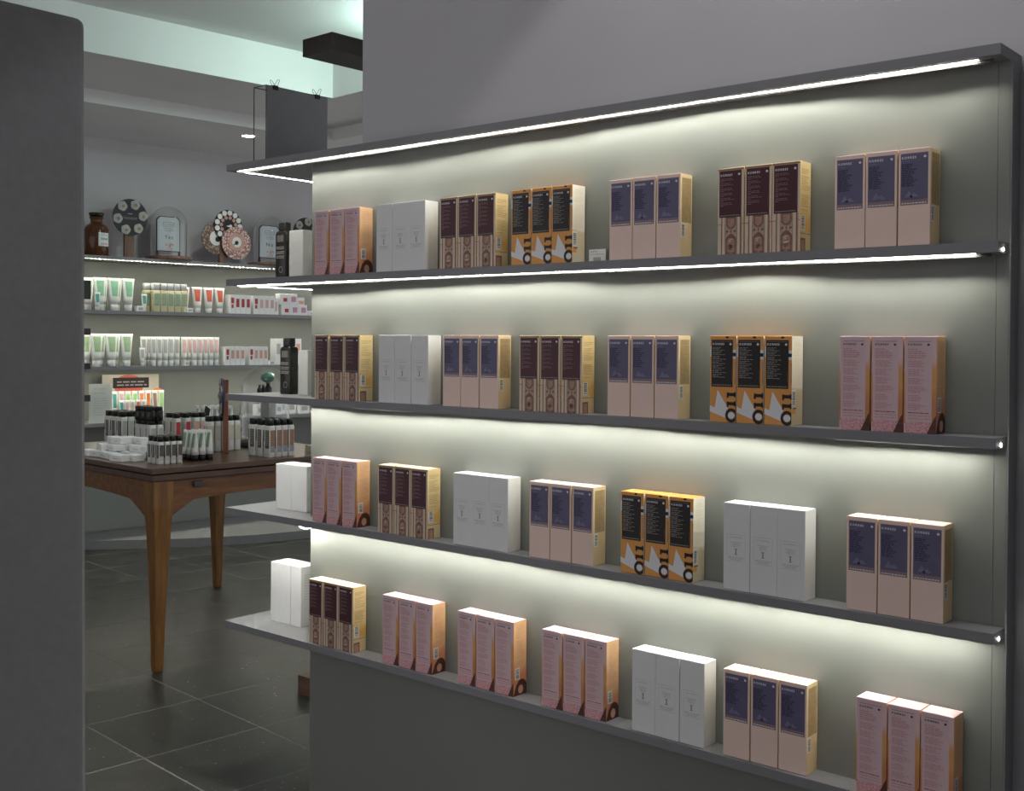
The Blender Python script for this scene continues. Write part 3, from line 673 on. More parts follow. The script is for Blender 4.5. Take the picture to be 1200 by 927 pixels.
# small round downlight in the lower ceiling
dl = empty('downlight', room(0.837, 0.494, 2.60)); tag(dl, 'small round recessed downlight in the lower ceiling', 'lamp')
m_ = MB(); m_.lathe([(0.040, -0.004), (0.048, -0.004), (0.050, 0.0), (0.040, 0.0)], 'white_gloss', 24, cap=False); m_.build('rim', dl)
M['downlight'] = mat('downlight_lens', (1, 0.98, 0.92), emit=30, var=0)
m_ = MB(); m_.lathe([(0.001, -0.0025), (0.040, -0.0025), (0.040, 0.0)], 'downlight', 24, cap=False); m_.build('lens', dl)
spot('downlight_lamp', tuple(room(0.837, 0.494, 2.590)), tuple(room(0.837, 0.2, 1.0)), 9, 120, 0.9, 0.03, (1.0, 0.96, 0.9)).parent = None

# ------------------------------------------------------------------ far wall shelves
SZ = [1.820, 1.480, 1.128, 0.775]
SL = [(-0.9, 2.2), (-0.9, 2.2), (-0.9, 2.2), (-0.9, 2.2)]
SN = ['top wall shelf', 'second wall shelf', 'third wall shelf', 'lowest wall shelf']
for k, z in enumerate(SZ):
    o = empty('wall_shelf', room(0.6, -0.15, z)); o.rotation_euler = (0, 0, -A); tag(o, 'thin grey %s on the far wall with light strip' % ['top', 'second', 'third', 'lowest'][k] if k < 3 else 'lowest thin grey shelf on the far wall behind the table', 'shelf')
    a, b = SL[k]; m_ = MB(); m_.box(-0.15, 0.15, a-0.6, b-0.6, -0.020, 0, 'shelf_far'); m_.box(0.146, 0.15, a-0.6, b-0.6, -0.0220, -0.0199, 'shelf_far'); m_.build('board', o)
    if k < 3:
        m_ = MB(); n = int((b-a)/0.03)
        for i in range(n):
            y = a-0.6+0.012+i*0.03; m_.box(0.122, 0.128, y, y+0.010, -0.0206, -0.0199, 'led_far')
        l_ = m_.build('led_strip', o); l_['label'] = 'row of glowing light beads'; l_['kind'] = 'stuff'
def fr(s, d, z): return room(s, d, z)
FRZ = -A+pi/2   # local -Y faces the shop, local +X runs along the wall

def tube_proto(name, w_, h_, lab, r_=0.019):
    o = empty(name); n = 20; hc = h_*0.2
    def ring(t, k=1.0, grow=0.0):
        z = hc+(h_-hc)*t; a = r_*(1-t)+w_/2*t; b = r_*(1-t)**0.8+0.0012
        return [((a*k+grow)*cos(2*pi*j/n), (b+grow)*sin(2*pi*j/n), z) for j in range(n)]
    m_ = MB(); m_.rings([ring(t) for t in (0, 0.2, 0.4, 0.6, 0.8, 0.93, 1.0)], 'white_gloss'); m_.build('tube_body', o)
    m_ = MB(); m_.lathe([(r_*0.9, 0), (r_*0.95, hc*0.98), (r_*0.85, hc)], 'white_gloss', 18); m_.build('cap', o)
    m_ = MB()
    js = [j for j in range(n) if -sin(2*pi*(j+0.5)/n) > 0.72]
    for t0, t1 in ((0.30, 0.5), (0.5, 0.7), (0.7, 0.88)):
        R0, R1 = ring(t0, grow=0.0007), ring(t1, grow=0.0007)
        for j in js: m_.poly([R0[j], R0[(j+1) % n], R1[(j+1) % n], R1[j]], lab, True)
    m_.build('label', o)
    return o
def row_of(proto, used, ss, d, z, label, cat, group, jit=0.0, scale=None):
    for k, s in enumerate(ss):
        q = random.Random(int(s*1000)+int(z*100))
        o = placed(proto, used, fr(s, d+q.uniform(-jit, jit), z), FRZ+q.uniform(-0.06, 0.06)); tag(o, label, cat, group)

gt = tube_proto('green_tube', 0.088, 0.207, 'green_lab', 0.026); u_gt = []
row_of(gt, u_gt, (0.118, 0.211, 0.306), -0.06, SZ[1], 'white tube with green label in front row on second wall shelf', 'tube', 'green tubes on the second wall shelf')
row_of(gt, u_gt, (0.070, 0.163, 0.258), -0.130, SZ[1], 'white tube with green label in back row on second wall shelf', 'tube', 'green tubes at the back of the second wall shelf')
lt = tube_proto('lime_tube', 0.088, 0.207, 'lime_lab', 0.026); u_lt = []
row_of(lt, u_lt, (0.098, 0.195, 0.296), -0.06, SZ[2], 'white tube with lime label in front row on third wall shelf', 'tube', 'lime tubes on the third wall shelf')
row_of(lt, u_lt, (0.055, 0.150, 0.245), -0.125, SZ[2], 'white tube with lime label in back row on third wall shelf', 'tube', 'lime tubes at the back of the third wall shelf')
rt = tube_proto('red_tube', 0.078, 0.172, 'red_lab', 0.023); u_rt = []
row_of(rt, u_rt, (0.790, 0.878, 0.960), -0.06, SZ[1], 'white tube with red label in front row on second wall shelf', 'tube', 'red tubes on the second wall shelf')
row_of(rt, u_rt, (0.735, 0.832, 0.915), -0.125, SZ[1], 'white tube with red label in back row on second wall shelf', 'tube', 'red tubes at the back of the second wall shelf')
st = tube_proto('small_tube', 0.040, 0.112, 'teal_lab', 0.013); u_st = []
row_of(st, u_st, (0.405,), -0.04, SZ[1], 'small white tube with teal label beside the beige bottles', 'tube', None)
row_of(st, u_st, (0.085,), -0.022, SZ[1]+0.0, 'small white tube with teal label before the green tubes', 'tube', None)
sw = tube_proto('small_tube', 0.042, 0.118, 'grey_lab', 0.013); u_sw = []
row_of(sw, u_sw, (0.398,), -0.05, SZ[2], 'small white tube with grey label beside the white bottles', 'tube', None)
wt = tube_proto('slim_white_tube', 0.046, 0.190, 'grey_lab', 0.019); u_wt = []
row_of(wt, u_wt, [0.480+0.041*k for k in range(5)], -0.06, SZ[2], 'slim white tube with grey label, front row beside lime tubes', 'tube', 'slim white tubes with grey labels on the third wall shelf')
row_of(wt, u_wt, [0.440+0.041*k for k in range(5)], -0.115, SZ[2], 'slim white tube with grey label, back row beside lime tubes', 'tube', 'slim white tubes with grey labels at the back')
wp = tube_proto('slim_white_tube', 0.046, 0.190, 'rose_lab', 0.019); u_wp = []
row_of(wp, u_wp, [0.772+0.041*k for k in range(5)], -0.06, SZ[2], 'slim white tube with rose label, front row of third wall shelf', 'tube', 'slim white tubes with rose labels on the third wall shelf')
row_of(wp, u_wp, [0.728+0.041*k for k in range(5)], -0.115, SZ[2], 'slim white tube with rose label, back row of third wall shelf', 'tube', 'slim white tubes with rose labels at the back')

def bottle_proto(name, w_, d_, hb, cap, bm, cm, front, side=None, strip=True, capw=0.8):
    o = empty(name)
    def rr(a, b, z, r=0.005):
        P = []
        for cx, cy, a0 in ((a/2-r, b/2-r, 0), (-a/2+r, b/2-r, pi/2), (-a/2+r, -b/2+r, pi), (a/2-r, -b/2+r, 1.5*pi)):
            for k in range(3): P.append((cx+r*cos(a0+k*pi/4), cy+r*sin(a0+k*pi/4), z))
        return P
    m_ = MB(); m_.rings([rr(w_*0.95, d_*0.95, 0), rr(w_, d_, 0.004), rr(w_, d_, hb-0.006), rr(w_*0.85, d_*0.85, hb), ], bm); m_.build('bottle_body', o)
    m_ = MB(); m_.rings([rr(w_*capw, d_*capw, hb), rr(w_*capw*1.02, d_*capw*1.02, hb+cap*0.85), rr(w_*capw*0.92, d_*capw*0.9, hb+cap)], cm); m_.build('cap', o)
    m_ = MB(); rng = random.Random(6); g = lambda u, v, l: ((u-0.5)*w_, -d_/2-0.0002*l, v*hb)
    rect(m_, g, 0.32 if strip else 0.12, 0.9 if strip else 0.88, 0.28, 0.86, front, 1)
    for q in range(8): words(m_, g, 0.38 if strip else 0.2, 0.75, 0.80-q*0.06, 0.018, 'grey_lab', 2, rng)
    if strip: rect(m_, g, 0.10, 0.20, 0.5, 0.85, 'label_dk', 1)
    m_.build('front_label', o)
    if side:
        m_ = MB(); g2 = lambda u, v, l: (w_/2+0.0002*l, (u-0.5)*d_, v*hb)
        rect(m_, g2, 0.12, 0.88, 0.36, 0.86, side[0], 1); rect(m_, g2, 0.12, 0.88, 0.16, 0.36, side[1], 1); m_.build('side_label', o)
    return o
bg = bottle_proto('beige_bottle', 0.047, 0.036, 0.140, 0.046, 'beige_bot', 'white_gloss', 'sage', None, False, 0.86); u_bg = []
row_of(bg, u_bg, [0.495+0.049*k for k in range(5)], -0.06, SZ[1], 'beige bottle with sage label and white cap, front row', 'bottle', 'beige bottles on the second wall shelf')
row_of(bg, u_bg, [0.455+0.049*k for k in range(5)], -0.11, SZ[1], 'beige bottle with sage label and white cap, back row', 'bottle', 'beige bottles at the back of the second wall shelf')

def wbox(name, s, d, z, w_, d_, h_, marks, label, group):
    m_ = MB(); m_.box(-w_/2, w_/2, -d_/2, d_/2, 0, h_, 'white_card'); o = m_.build(name, None, bevel=0.001, seg=1, loc=fr(s, d, z), rz=FRZ)
    m_ = MB(); g = lambda u, v, l: ((u-0.5)*w_, -d_/2-0.0003*l, v*h_)
    for (a, b, c, e, mt) in marks: rect(m_, g, a, b, c, e, mt, 1)
    if marks: m_.build('front_print', o)
    tag(o, label, 'box', group)
def box_row(s0, n, w_, z, h_, mt, first, label, group, d=-0.055, dp=0.06):
    for k in range(n):
        mk = [(0.2, 0.8, 0.35, 0.8, mt)] if k else [(0.25, 0.8, 0.55, 0.85, first), (0.3, 0.7, 0.3, 0.5, first)]
        wbox('white_box', s0+w_*(k+0.5), d, z, w_-0.001, dp, h_, mk, label, group)
box_row(1.020, 4, 0.041, SZ[1], 0.128, 'crimson', 'crimson', 'slim white box with crimson panel beside the red tubes', 'crimson boxes on the second wall shelf')
box_row(1.205, 4, 0.043, SZ[1], 0.128, 'rose_lab', 'crimson', 'slim white box with dusty rose panel on second wall shelf', 'rose boxes on the second wall shelf')
wbox('white_box', 1.398, -0.06, SZ[1], 0.032, 0.05, 0.115, [(0.15, 0.6, 0.2, 0.8, 'rose_lab')], 'narrow white box with slanted rose print between box groups', None)
for r_ in range(2):
    for k in range(3 if r_ == 0 else 2):
        wbox('flat_white_box', 1.470+0.073*k-(0.012 if r_ else 0), -0.06, SZ[1]+r_*0.0755, 0.0715, 0.06, 0.075, [(0.3, 0.85, 0.25, 0.75, 'magenta')] if k else [(0.4, 0.85, 0.25, 0.6, 'crimson')],
             ('squat white box with pink panel, lower row of the pink pile', 'squat white box with pink panel, upper row of the pink pile')[r_], 'squat pink-panel boxes, %s row' % ('lower', 'upper')[r_])
wbox('flat_white_box', 1.605, -0.06, SZ[1]+0.0755, 0.055, 0.05, 0.052, [(0.1, 0.9, 0.1, 0.55, 'salmon')], 'small white box with salmon base on the pink pile', None)
wbox('flat_white_box', 1.700, -0.06, SZ[1], 0.05, 0.05, 0.035, [(0.2, 0.8, 0.2, 0.7, 'magenta')], 'very low white box at the foot of the pink pile', None)
box_row(0.985, 4, 0.039, SZ[2], 0.128, 'salmon', 'crimson', 'slim white box with salmon panel beside the slim tubes', 'salmon boxes beside the slim tubes on the third wall shelf')
box_row(1.172, 4, 0.038, SZ[2], 0.128, 'salmon', 'crimson', 'slim white box with salmon panel near the third shelf end', 'salmon boxes near the end of the third wall shelf')
for k in range(4): wbox('tall_white_box', 1.43+0.055*k, -0.09, SZ[2], 0.053, 0.07, 0.185, [(0.2, 0.8, 0.4, 0.8, 'salmon' if k > 1 else 'grey_lab')], 'tall white box behind the black bottle on third wall shelf', 'tall boxes at the back of the third wall shelf')
wbox('flat_white_box', 0.375, -0.05, SZ[1], 0.05, 0.05, 0.035, [(0.2, 0.8, 0.2, 0.7, 'grey_lab')], 'low white box before the small teal tube', None)
wbox('flat_white_box', 0.715, -0.03, SZ[1], 0.045, 0.04, 0.030, [(0.2, 0.8, 0.2, 0.7, 'grey_lab')], 'low white box before the red tubes', None)
wbox('flat_white_box', 0.700, -0.04, SZ[2], 0.035, 0.04, 0.033, [(0.2, 0.8, 0.2, 0.7, 'grey_lab')], 'low white box between the slim tube groups', None)
wbox('flat_white_box', 1.350, -0.03, SZ[2], 0.045, 0.04, 0.030, [(0.2, 0.8, 0.2, 0.7, 'grey_lab')], 'low white box before the last salmon boxes', None)

# apothecary jar
j = empty('apothecary_jar', fr(0.118, -0.11, SZ[0]), FRZ); tag(j, 'brown glass apothecary jar with paper label on top wall shelf', 'jar')
m_ = MB(); m_.lathe([(0.070, 0), (0.074, 0.005), (0.074, 0.168), (0.066, 0.188), (0.045, 0.203), (0.036, 0.212), (0.036, 0.236), (0.043, 0.240), (0.043, 0.246)], 'amber', 28); m_.build('jar_body', j)
m_ = MB(); m_.lathe([(0.033, 0.246), (0.040, 0.250), (0.047, 0.268), (0.044, 0.274)], 'tint', 24); m_.build('stopper', j)
m_ = MB()
for k in range(8):
    a0, a1 = -pi/2-0.25+k*0.14, -pi/2-0.25+(k+1)*0.14
    m_.poly([(0.0748*cos(a0), 0.0748*sin(a0), 0.062), (0.0748*cos(a1), 0.0748*sin(a1), 0.062), (0.0748*cos(a1), 0.0748*sin(a1), 0.146), (0.0748*cos(a0), 0.0748*sin(a0), 0.146)], 'paper', True)
lb = m_.build('paper_label', j)
m_ = MB(); rng = random.Random(4)
jf = lambda u, v, l: (0.0754*cos(-pi/2-0.25+u*1.12), 0.0754*sin(-pi/2-0.25+u*1.12), 0.062+v*0.084)
for v, mt in ((0.82, 'grey_lab'), (0.55, 'teal_lab'), (0.48, 'teal_lab'), (0.18, 'salmon'), (0.12, 'salmon')): words(m_, jf, 0.18, 0.85, v, 0.05, mt, 1, rng)
m_.build('label_print', lb)

def disc(mb, c, r_, t_, m, n=32, y=0.0):
    mb.rings([[(c[0]+r_*cos(2*pi*k/n), y+q, c[1]+r_*sin(2*pi*k/n)) for k in range(n)][::-1] for q in (t_/2, -t_/2)][::-1], m, True, False)
def flower_disc(name, r_, board, loc, rz, label, ph=0.2, npet=6, stand=True, post=(0.036, 'wood_stand'), cz=0.26, ph_=None):
    o = empty(name, loc, rz); tag(o, label, 'display disc')
    m_ = MB(); w_ = post[0]; m_.box(-w_, w_, -0.01, 0.012, 0, ph_ or cz, post[1]); m_.build('stand', o, bevel=0.002)
    m_ = MB(); disc(m_, (0, cz), r_, 0.008, board, 36, -0.016); b = m_.build('disc', o)
    for k in range(npet):
        a = 2*pi*k/npet+ph; c = (r_*0.74*cos(a), cz+r_*0.74*sin(a))
        m_ = MB(); n = 18
        pts = [((c[0]+r_*0.265*(1+0.06*cos(5*2*pi*q/n))*cos(2*pi*q/n)), c[1]+r_*0.265*(1+0.06*cos(5*2*pi*q/n))*sin(2*pi*q/n)) for q in range(n)]
        m_.rings([[(x, y, z) for x, z in pts] for y in (-0.0195, -0.024)][::-1], 'petal', True, False); m_.rings([[(x, y, z) for x, z in pts][::-1] for y in (-0.0195, -0.024)], 'petal', True, False)
        p = m_.build('flower', b)
        m_ = MB(); disc(m_, (c[0]+r_*0.03, c[1]-r_*0.02), r_*0.085, 0.003, 'seed', 12, -0.026); m_.build('flower_heart', b)
    m_ = MB(); rng = random.Random(8); g = lambda u, v, l: ((u-0.5)*r_, -0.0201-0.0002*l, cz+(v-0.5)*r_)
    words(m_, g, 0.35, 0.65, 0.66, 0.05, 'grey_lab', 1, rng); words(m_, g, 0.05, 0.95, 0.46, 0.03, 'grey_txt', 1, rng); words(m_, g, 0.15, 0.85, 0.39, 0.03, 'grey_txt', 1, rng)
    m_.build('lettering', b)
    return o
flower_disc('flower_disc', 0.117, 'dark_disc', fr(0.330, -0.10, SZ[0]), FRZ, 'black disc with six white flowers on brown stand, top wall shelf', 0.15, 6, True, (0.033, 'wood_stand'), 0.262)
flower_disc('flower_disc', 0.110, 'dark_disc', fr(1.690, -0.12, SZ[0]), FRZ, 'black flower disc partly hidden behind the white cartons', 0.35, 6, True, (0.033, 'wood_stand'), 0.262)

# cluster of three mosaic discs on a stand
cl = empty('mosaic_discs', fr(1.035, -0.10, SZ[0]), FRZ); tag(cl, 'cluster of three mosaic discs on wooden stand, top wall shelf', 'display discs')
m_ = MB(); m_.box(-0.055, 0.010, -0.006, 0.014, 0, 0.20, 'wood_stand'); m_.build('stand', cl, bevel=0.002)
m_ = MB(); disc(m_, (-0.080, 0.172), 0.108, 0.006, 'bronze', 36, 0.0); d1 = m_.build('bronze_disc', cl)
m_ = MB(); disc(m_, (-0.080, 0.172), 0.050, 0.002, 'petal', 24, -0.0045); disc(m_, (-0.070, 0.165), 0.018, 0.002, 'black', 16, -0.006); m_.build('disc_centre', d1)
m_ = MB(); disc(m_, (0.005, 0.262), 0.108, 0.006, 'dark_disc', 36, -0.014); d2 = m_.build('dark_disc', cl)
for k in range(13):
    a = 2*pi*k/13; c = (0.005+0.088*cos(a), 0.262+0.088*sin(a)); m_ = MB(); disc(m_, c, 0.0185, 0.004, 'petal', 12, -0.019); m_.build('petal', d2)
for k in range(11):
    a = 2*pi*k/11+0.2; c = (0.005+0.056*cos(a), 0.262+0.056*sin(a)); m_ = MB(); disc(m_, c, 0.0125, 0.004, 'copper', 10, -0.019); m_.build('copper_bead', d2)
m_ = MB(); m_.poly([(-0.012, -0.0185, 0.258), (0.030, -0.0185, 0.248), (0.036, -0.0185, 0.262), (0.026, -0.0185, 0.272)], 'petal'); m_.build('tag', d2)
m_ = MB(); disc(m_, (0.060, 0.146), 0.112, 0.006, 'rosecopper', 40, -0.030); d3 = m_.build('pink_disc', cl)
m_ = MB(); disc(m_, (0.060, 0.152), 0.062, 0.002, 'copper', 24, -0.0345); m_.build('inner_ring', d3)
m_ = MB(); disc(m_, (0.060, 0.152), 0.036, 0.002, 'petal', 24, -0.0365); disc(m_, (0.058, 0.148), 0.014, 0.002, 'black', 14, -0.0385); m_.poly([(0.05, -0.0395, 0.146), (0.03, -0.0395, 0.134), (0.033, -0.0395, 0.130), (0.055, -0.0395, 0.140)], 'black'); m_.build('disc_centre', d3)

def dome_sign(s, txt, label):
    o = empty('sign_under_dome', fr(s, -0.11, SZ[0]), FRZ); tag(o, label, 'sign')
    m_ = MB(); m_.lathe([(0.150, 0), (0.155, 0.008), (0.150, 0.022), (0.140, 0.026)], 'wood_stand', 36); m_.build('wooden_base', o)
    r1 = 0.118; h1 = 0.22
    P = [(r1, 0.026)]+[(r1, 0.03+0.05*k) for k in range(5)]+[(r1*cos(a), 0.24+r1*sin(a)) for a in [0.15*k for k in range(1, 10)]]+[(0.002, 0.24+r1)]
    m_ = MB(); m_.lathe(P, 'glass', 36, cap=False)
    m_.lathe([(max(0.001, r-0.002), min(z, 0.24+r1-0.002)) for r, z in P][::-1], 'glass', 36, cap=False); m_.build('glass_dome', o)
    w2 = 0.085; z0, z1 = 0.060, 0.292; c_ = 0.022
    pts = [(-w2, z0), (w2, z0), (w2, z1-c_), (w2-c_, z1), (-w2+c_, z1), (-w2, z1-c_)]
    m_ = MB()
    m_.rings([[(x, y, z) for x, z in pts] for y in (0.006, 0.0)], 'metal', True, False)
    f = m_.build('sign_frame', o)
    k_ = 0.93; cz_ = (z0+z1)/2
    m_ = MB(); m_.poly([(x*k_, -0.0012, cz_+(z-cz_)*0.955) for x, z in pts], 'sign_blue'); cd_ = m_.build('sign_card', f)
    m_ = MB(); rng_ = random.Random(5); g = lambda u, v, l: ((u-0.5)*2*w2, -0.0012-0.0004*l, z0+v*(z1-z0))
    put_text(m_, g, txt, 0.34, 0.68, 0.36, 0.47, 'ink_black', 1, 0.0)
    for q in ((0.28, 0.74, 0.72, 0.73), (0.28, 0.74, 0.83, 0.84), (0.28, 0.30, 0.72, 0.84), (0.72, 0.74, 0.72, 0.84)): rect(m_, g, *q, 'grey_txt', 1)
    for v in (0.77, 0.66, 0.62, 0.58): words(m_, g, 0.33, 0.70, v, 0.015, 'grey_lab', 1, rng_)
    for k in range(14): cx, cy = rng_.uniform(0.4, 0.68), rng_.uniform(0.06, 0.22); m_.poly([g(cx+0.045*cos(a*pi/3), cy+0.035*sin(a*pi/3), 1+k*0.05) for a in range(6)], 'rose_lab' if k % 2 else 'peach')
    m_.build('sign_print', cd_)
    m_ = MB(); m_.box(-w2, -w2+0.01, -0.004, 0.01, 0.026, 0.062, 'metal'); m_.build('sign_foot', o)
    m_ = MB(); m_.box(w2-0.01, w2, -0.004, 0.01, 0.026, 0.062, 'metal'); m_.build('sign_foot', o)
dome_sign(0.610, 'Yes', 'sign reading Yes under a glass dome on top wall shelf')
dome_sign(1.385, 'No', 'sign reading No under a glass dome on top wall shelf')

# narrow upright with black clips at the near end of the far shelves
up = empty('shelf_upright', fr(-0.035, 0.012, 0.055), FRZ); tag(up, 'narrow grey upright with black clips beside the far shelves', 'upright')
m_ = MB(); m_.box(-0.035, 0.004, -0.008, 0.010, 0, 1.70, 'shelf'); m_.build('post', up)
for z, hh in ((1.49, 0.115), (1.27, 0.04), (1.06, 0.035), (0.86, 0.04)):
    m_ = MB(); m_.box(0.004, 0.058, -0.010, 0.012, z, z+hh, 'black'); m_.build('clip', up)

# lowest wall shelf: card, picture sign, small tubes, pale boxes
m_ = MB(); m_.box(-0.075, 0.075, -0.001, 0.001, 0, 0.245, 'label_wh'); cdo = m_.build('info_card', None, loc=fr(0.112, -0.03, SZ[3]), rz=FRZ); tag(cdo, 'white upright info card with small print on lowest wall shelf', 'card')
m_ = MB(); rng = random.Random(9); g = lambda u, v, l: ((u-0.5)*0.15, -0.001-0.0004*l, v*0.245)
for v in (0.86, 0.75): words(m_, g, 0.2, 0.75, v, 0.03, 'label_cream', 1, rng)
for k in range(8): words(m_, g, 0.2, 0.85, 0.62-k*0.06, 0.015, 'grey_lab', 1, rng)
m_.build('card_print', cdo)
m_ = MB(); m_.box(-0.195, 0.195, -0.002, 0.002, 0, 0.295, 'label_cream'); sg = m_.build('picture_sign', None, loc=fr(0.406, -0.22, SZ[3]), rz=FRZ); tag(sg, 'cream sign board with red oval and black band behind the tubes', 'sign')
g = lambda u, v, l: ((u-0.5)*0.39, -0.002-0.0005*l, v*0.295)
m_ = MB(); m_.poly([g(0.46+0.27*cos(a*pi/12), 0.76+0.235*sin(a*pi/12), 1) for a in range(24)], 'red_lab'); m_.build('red_oval', sg)
m_ = MB(); rect(m_, g, 0.18, 0.82, 0.70, 0.93, 'ink_black', 2); rng = random.Random(3); words(m_, g, 0.25, 0.75, 0.82, 0.03, 'grey_txt', 3, rng); words(m_, g, 0.25, 0.78, 0.75, 0.03, 'grey_txt', 3, rng); m_.build('black_band', sg)
m_ = MB(); m_.poly([g(0.98-0.12*cos(a*pi/10), 0.56+0.13*sin(a*pi/10), 1) for a in range(11)], 'orange_lab'); m_.build('orange_arc', sg)
mini = {}
for mt in ('teal_lab', 'rose_lab', 'leaf_lab', 'orange_lab', 'label_rust'): mini[mt] = (tube_proto('mini_tube', 0.042, 0.19, mt, 0.017), [])
for k, mt in enumerate(('teal_lab', 'rose_lab', 'leaf_lab', 'leaf_lab', 'orange_lab', 'orange_lab', 'label_rust', 'leaf_lab')):
    p_, u_ = mini[mt]; o = placed(p_, u_, fr(0.245+k*0.046, -0.12, SZ[3]+0.002), FRZ)
    tag(o, {'teal_lab': 'small teal-label tube, tall row on the lowest wall shelf', 'rose_lab': 'small rose-label tube in tall row on the lowest wall shelf', 'leaf_lab': 'small leaf-green-label tube in row on the lowest wall shelf', 'orange_lab': 'small orange-label tube in row on the lowest wall shelf', 'label_rust': 'small rust-label tube in row on the lowest wall shelf'}[mt], 'tube', 'small coloured tubes, tall row')
mini2 = {}
for mt in ('teal_lab', 'rose_lab', 'red_lab'): mini2[mt] = (tube_proto('short_tube', 0.034, 0.135, mt, 0.014), [])
for k, mt in enumerate(('teal_lab', 'rose_lab', 'rose_lab', 'red_lab', 'rose_lab')):
    p_, u_ = mini2[mt]; o = placed(p_, u_, fr(0.262+k*0.037, -0.055, SZ[3]+0.001), FRZ)
    tag(o, {'teal_lab': 'short tube with teal label before the tall row', 'rose_lab': 'short tube with rose label before the tall row', 'red_lab': 'short tube with red label before the tall row'}[mt], 'tube', 'short tubes before the tall row')
for k in range(5): wbox('pale_box', 1.27+k*0.092, -0.07-0.03*(k % 2), SZ[3], 0.085, 0.07, 0.075+0.02*(k % 2), [(0.2, 0.8, 0.3, 0.7, 'grey_lab')], 'pale low box on lowest wall shelf beyond the glass cloche', 'pale boxes beyond the cloche')

# ------------------------------------------------------------------ table
TA = radians(4.0)
TC = Vector((-1.047, 0.414, 0))
def tp(i, j, z=0.80): return TC + Vector((-cos(TA), sin(TA), 0))*i + Vector((sin(TA), cos(TA), 0))*j + Vector((0, 0, z))
TW, TL = 1.27, 1.08
tab = empty('wooden_table', TC, -TA); tag(tab, 'old brown wooden table with draw-leaf top and tapered legs', 'table')
m_ = MB(); m_.box(-TW, 0, 0, TL, 0.777, 0.80, 'wood_top'); m_.build('table_top', tab, bevel=0.004)
m_ = MB(); m_.box(-TW+0.003, -0.003, 0.003, TL-0.003, 0.748, 0.774, 'wood_top'); m_.build('draw_leaf', tab, bevel=0.004)
ins = 0.045
def leg(cx, cy, sx, sy):
    m_ = MB()
    def q(z, wd, ox): 
        return [(cx+ox*sx+wd*a, cy+ox*sy+wd*b, z) for a, b in ((-1, -1), (1, -1), (1, 1), (-1, 1))]
    m_.rings([q(0.0, 0.016, 0.012), q(0.02, 0.018, 0.012), q(0.20, 0.022, 0.006), q(0.42, 0.029, 0.0), q(0.56, 0.036, -0.002), q(0.64, 0.041, 0.0), q(0.748, 0.042, 0.0)], 'wood_leg', True, False)
    m_.build('leg', tab, bevel=0.004)
for cx, sx in ((-ins-0.005, 1), (-TW+ins+0.005, -1)):
    for cy, sy in ((ins+0.010, -1), (TL-ins-0.010, 1)): leg(cx, cy, sx*0.6, sy*0.6)
def apron(x0, y0, x1, y1, t=0.022):
    m_ = MB(); n = 18; d = Vector((x1-x0, y1-y0, 0)); L_ = d.length; d.normalize(); nrm = Vector((-d.y, d.x, 0))*t/2
    for k in range(n):
        a, b = k/n, (k+1)/n
        low = lambda q: 0.655+0.022*(1-(2*q-1)**2) - 0.05*max(0.0, abs(2*q-1)-0.78)/0.22
        pa, pb = Vector((x0, y0, 0))+d*L_*a, Vector((x0, y0, 0))+d*L_*b
        za, zb = low(a), low(b); zt = 0.750
        P = [pa-nrm+Vector((0, 0, za)), pb-nrm+Vector((0, 0, zb)), pb-nrm+Vector((0, 0, zt)), pa-nrm+Vector((0, 0, zt))]
        Q = [p+nrm*2 for p in P]
        m_.poly(P, 'wood_apron'); m_.poly(Q[::-1], 'wood_apron'); m_.poly([P[1], P[0], Q[0], Q[1]], 'wood_apron')
    m_.build('apron', tab)
e0, e1 = 0.09, 0.03
apron(-0.03, e0, -0.03, TL-e0); apron(-TW+0.03, e0, -TW+0.03, TL-e0); apron(-TW+e0, 0.03, -e0, 0.03); apron(-TW+e0, TL-0.03, -e0, TL-0.03)
m_ = MB(); m_.box(-0.018, -0.004, 0.185, 0.225, 0.715, 0.738, 'metal'); m_.build('stop_block', tab, bevel=0.003)

TB = -TA
def grid(proto, used, i0, j0, ni, nj, di, dj, label, cat, group, z=0.80, skip=()):
    # rows step back from the near corner (i0, j0)
    for a in range(ni):
        for b in range(nj):
            if (a, b) in skip: continue
            q = random.Random(a*17+b*5+int(i0*900))
            o = placed(proto, used, tp(i0+di*a, j0+dj*b, z), TB+q.uniform(-0.05, 0.05)); tag(o, label+(', front row' if b == 0 else ', rear rows'), cat, group+(', front row' if b == 0 else ', rear rows'))
b8 = bottle_proto('capped_bottle', 0.050, 0.028, 0.135, 0.026, 'label_wh', 'black', 'label_dk', ('label_rust', 'label_blue'))
grid(b8, [], 0.090, 0.590, 3, 4, 0.058, 0.033, 'black-capped bottle with charcoal and rust labels before the glass cloche', 'bottle', 'bottles before the cloche')
b1 = bottle_proto('capped_bottle', 0.054, 0.030, 0.132, 0.026, 'label_wh', 'black', 'label_dk', ('grey_lab', 'label_wh'))
grid(b1, [], 1.035, 0.40, 3, 3, 0.062, 0.036, 'black-capped white bottle with grey label behind the soap boxes', 'bottle', 'bottles behind the soap boxes')
b3 = bottle_proto('capped_bottle', 0.048, 0.030, 0.110, 0.018, 'label_wh', 'black', 'label_wh', ('grey_lab', 'label_wh'))
grid(b3, [], 0.757, 0.40, 3, 2, 0.052, 0.036, 'low black-capped white bottle carrying a dark jar on top', 'bottle', 'bottles under the dark jars')
jr = empty('dark_jar')
m_ = MB(); m_.lathe([(0.020, 0), (0.022, 0.003), (0.022, 0.042), (0.018, 0.048)], 'tint', 18); m_.build('jar_body', jr)
m_ = MB(); m_.lathe([(0.019, 0.048), (0.0205, 0.050), (0.0205, 0.063), (0.019, 0.065)], 'black', 18); m_.build('lid', jr)
grid(jr, [], 0.757, 0.40, 3, 2, 0.052, 0.036, 'small dark jar with black lid on top of low bottles', 'jar', 'dark jars on the low bottles', 0.928)
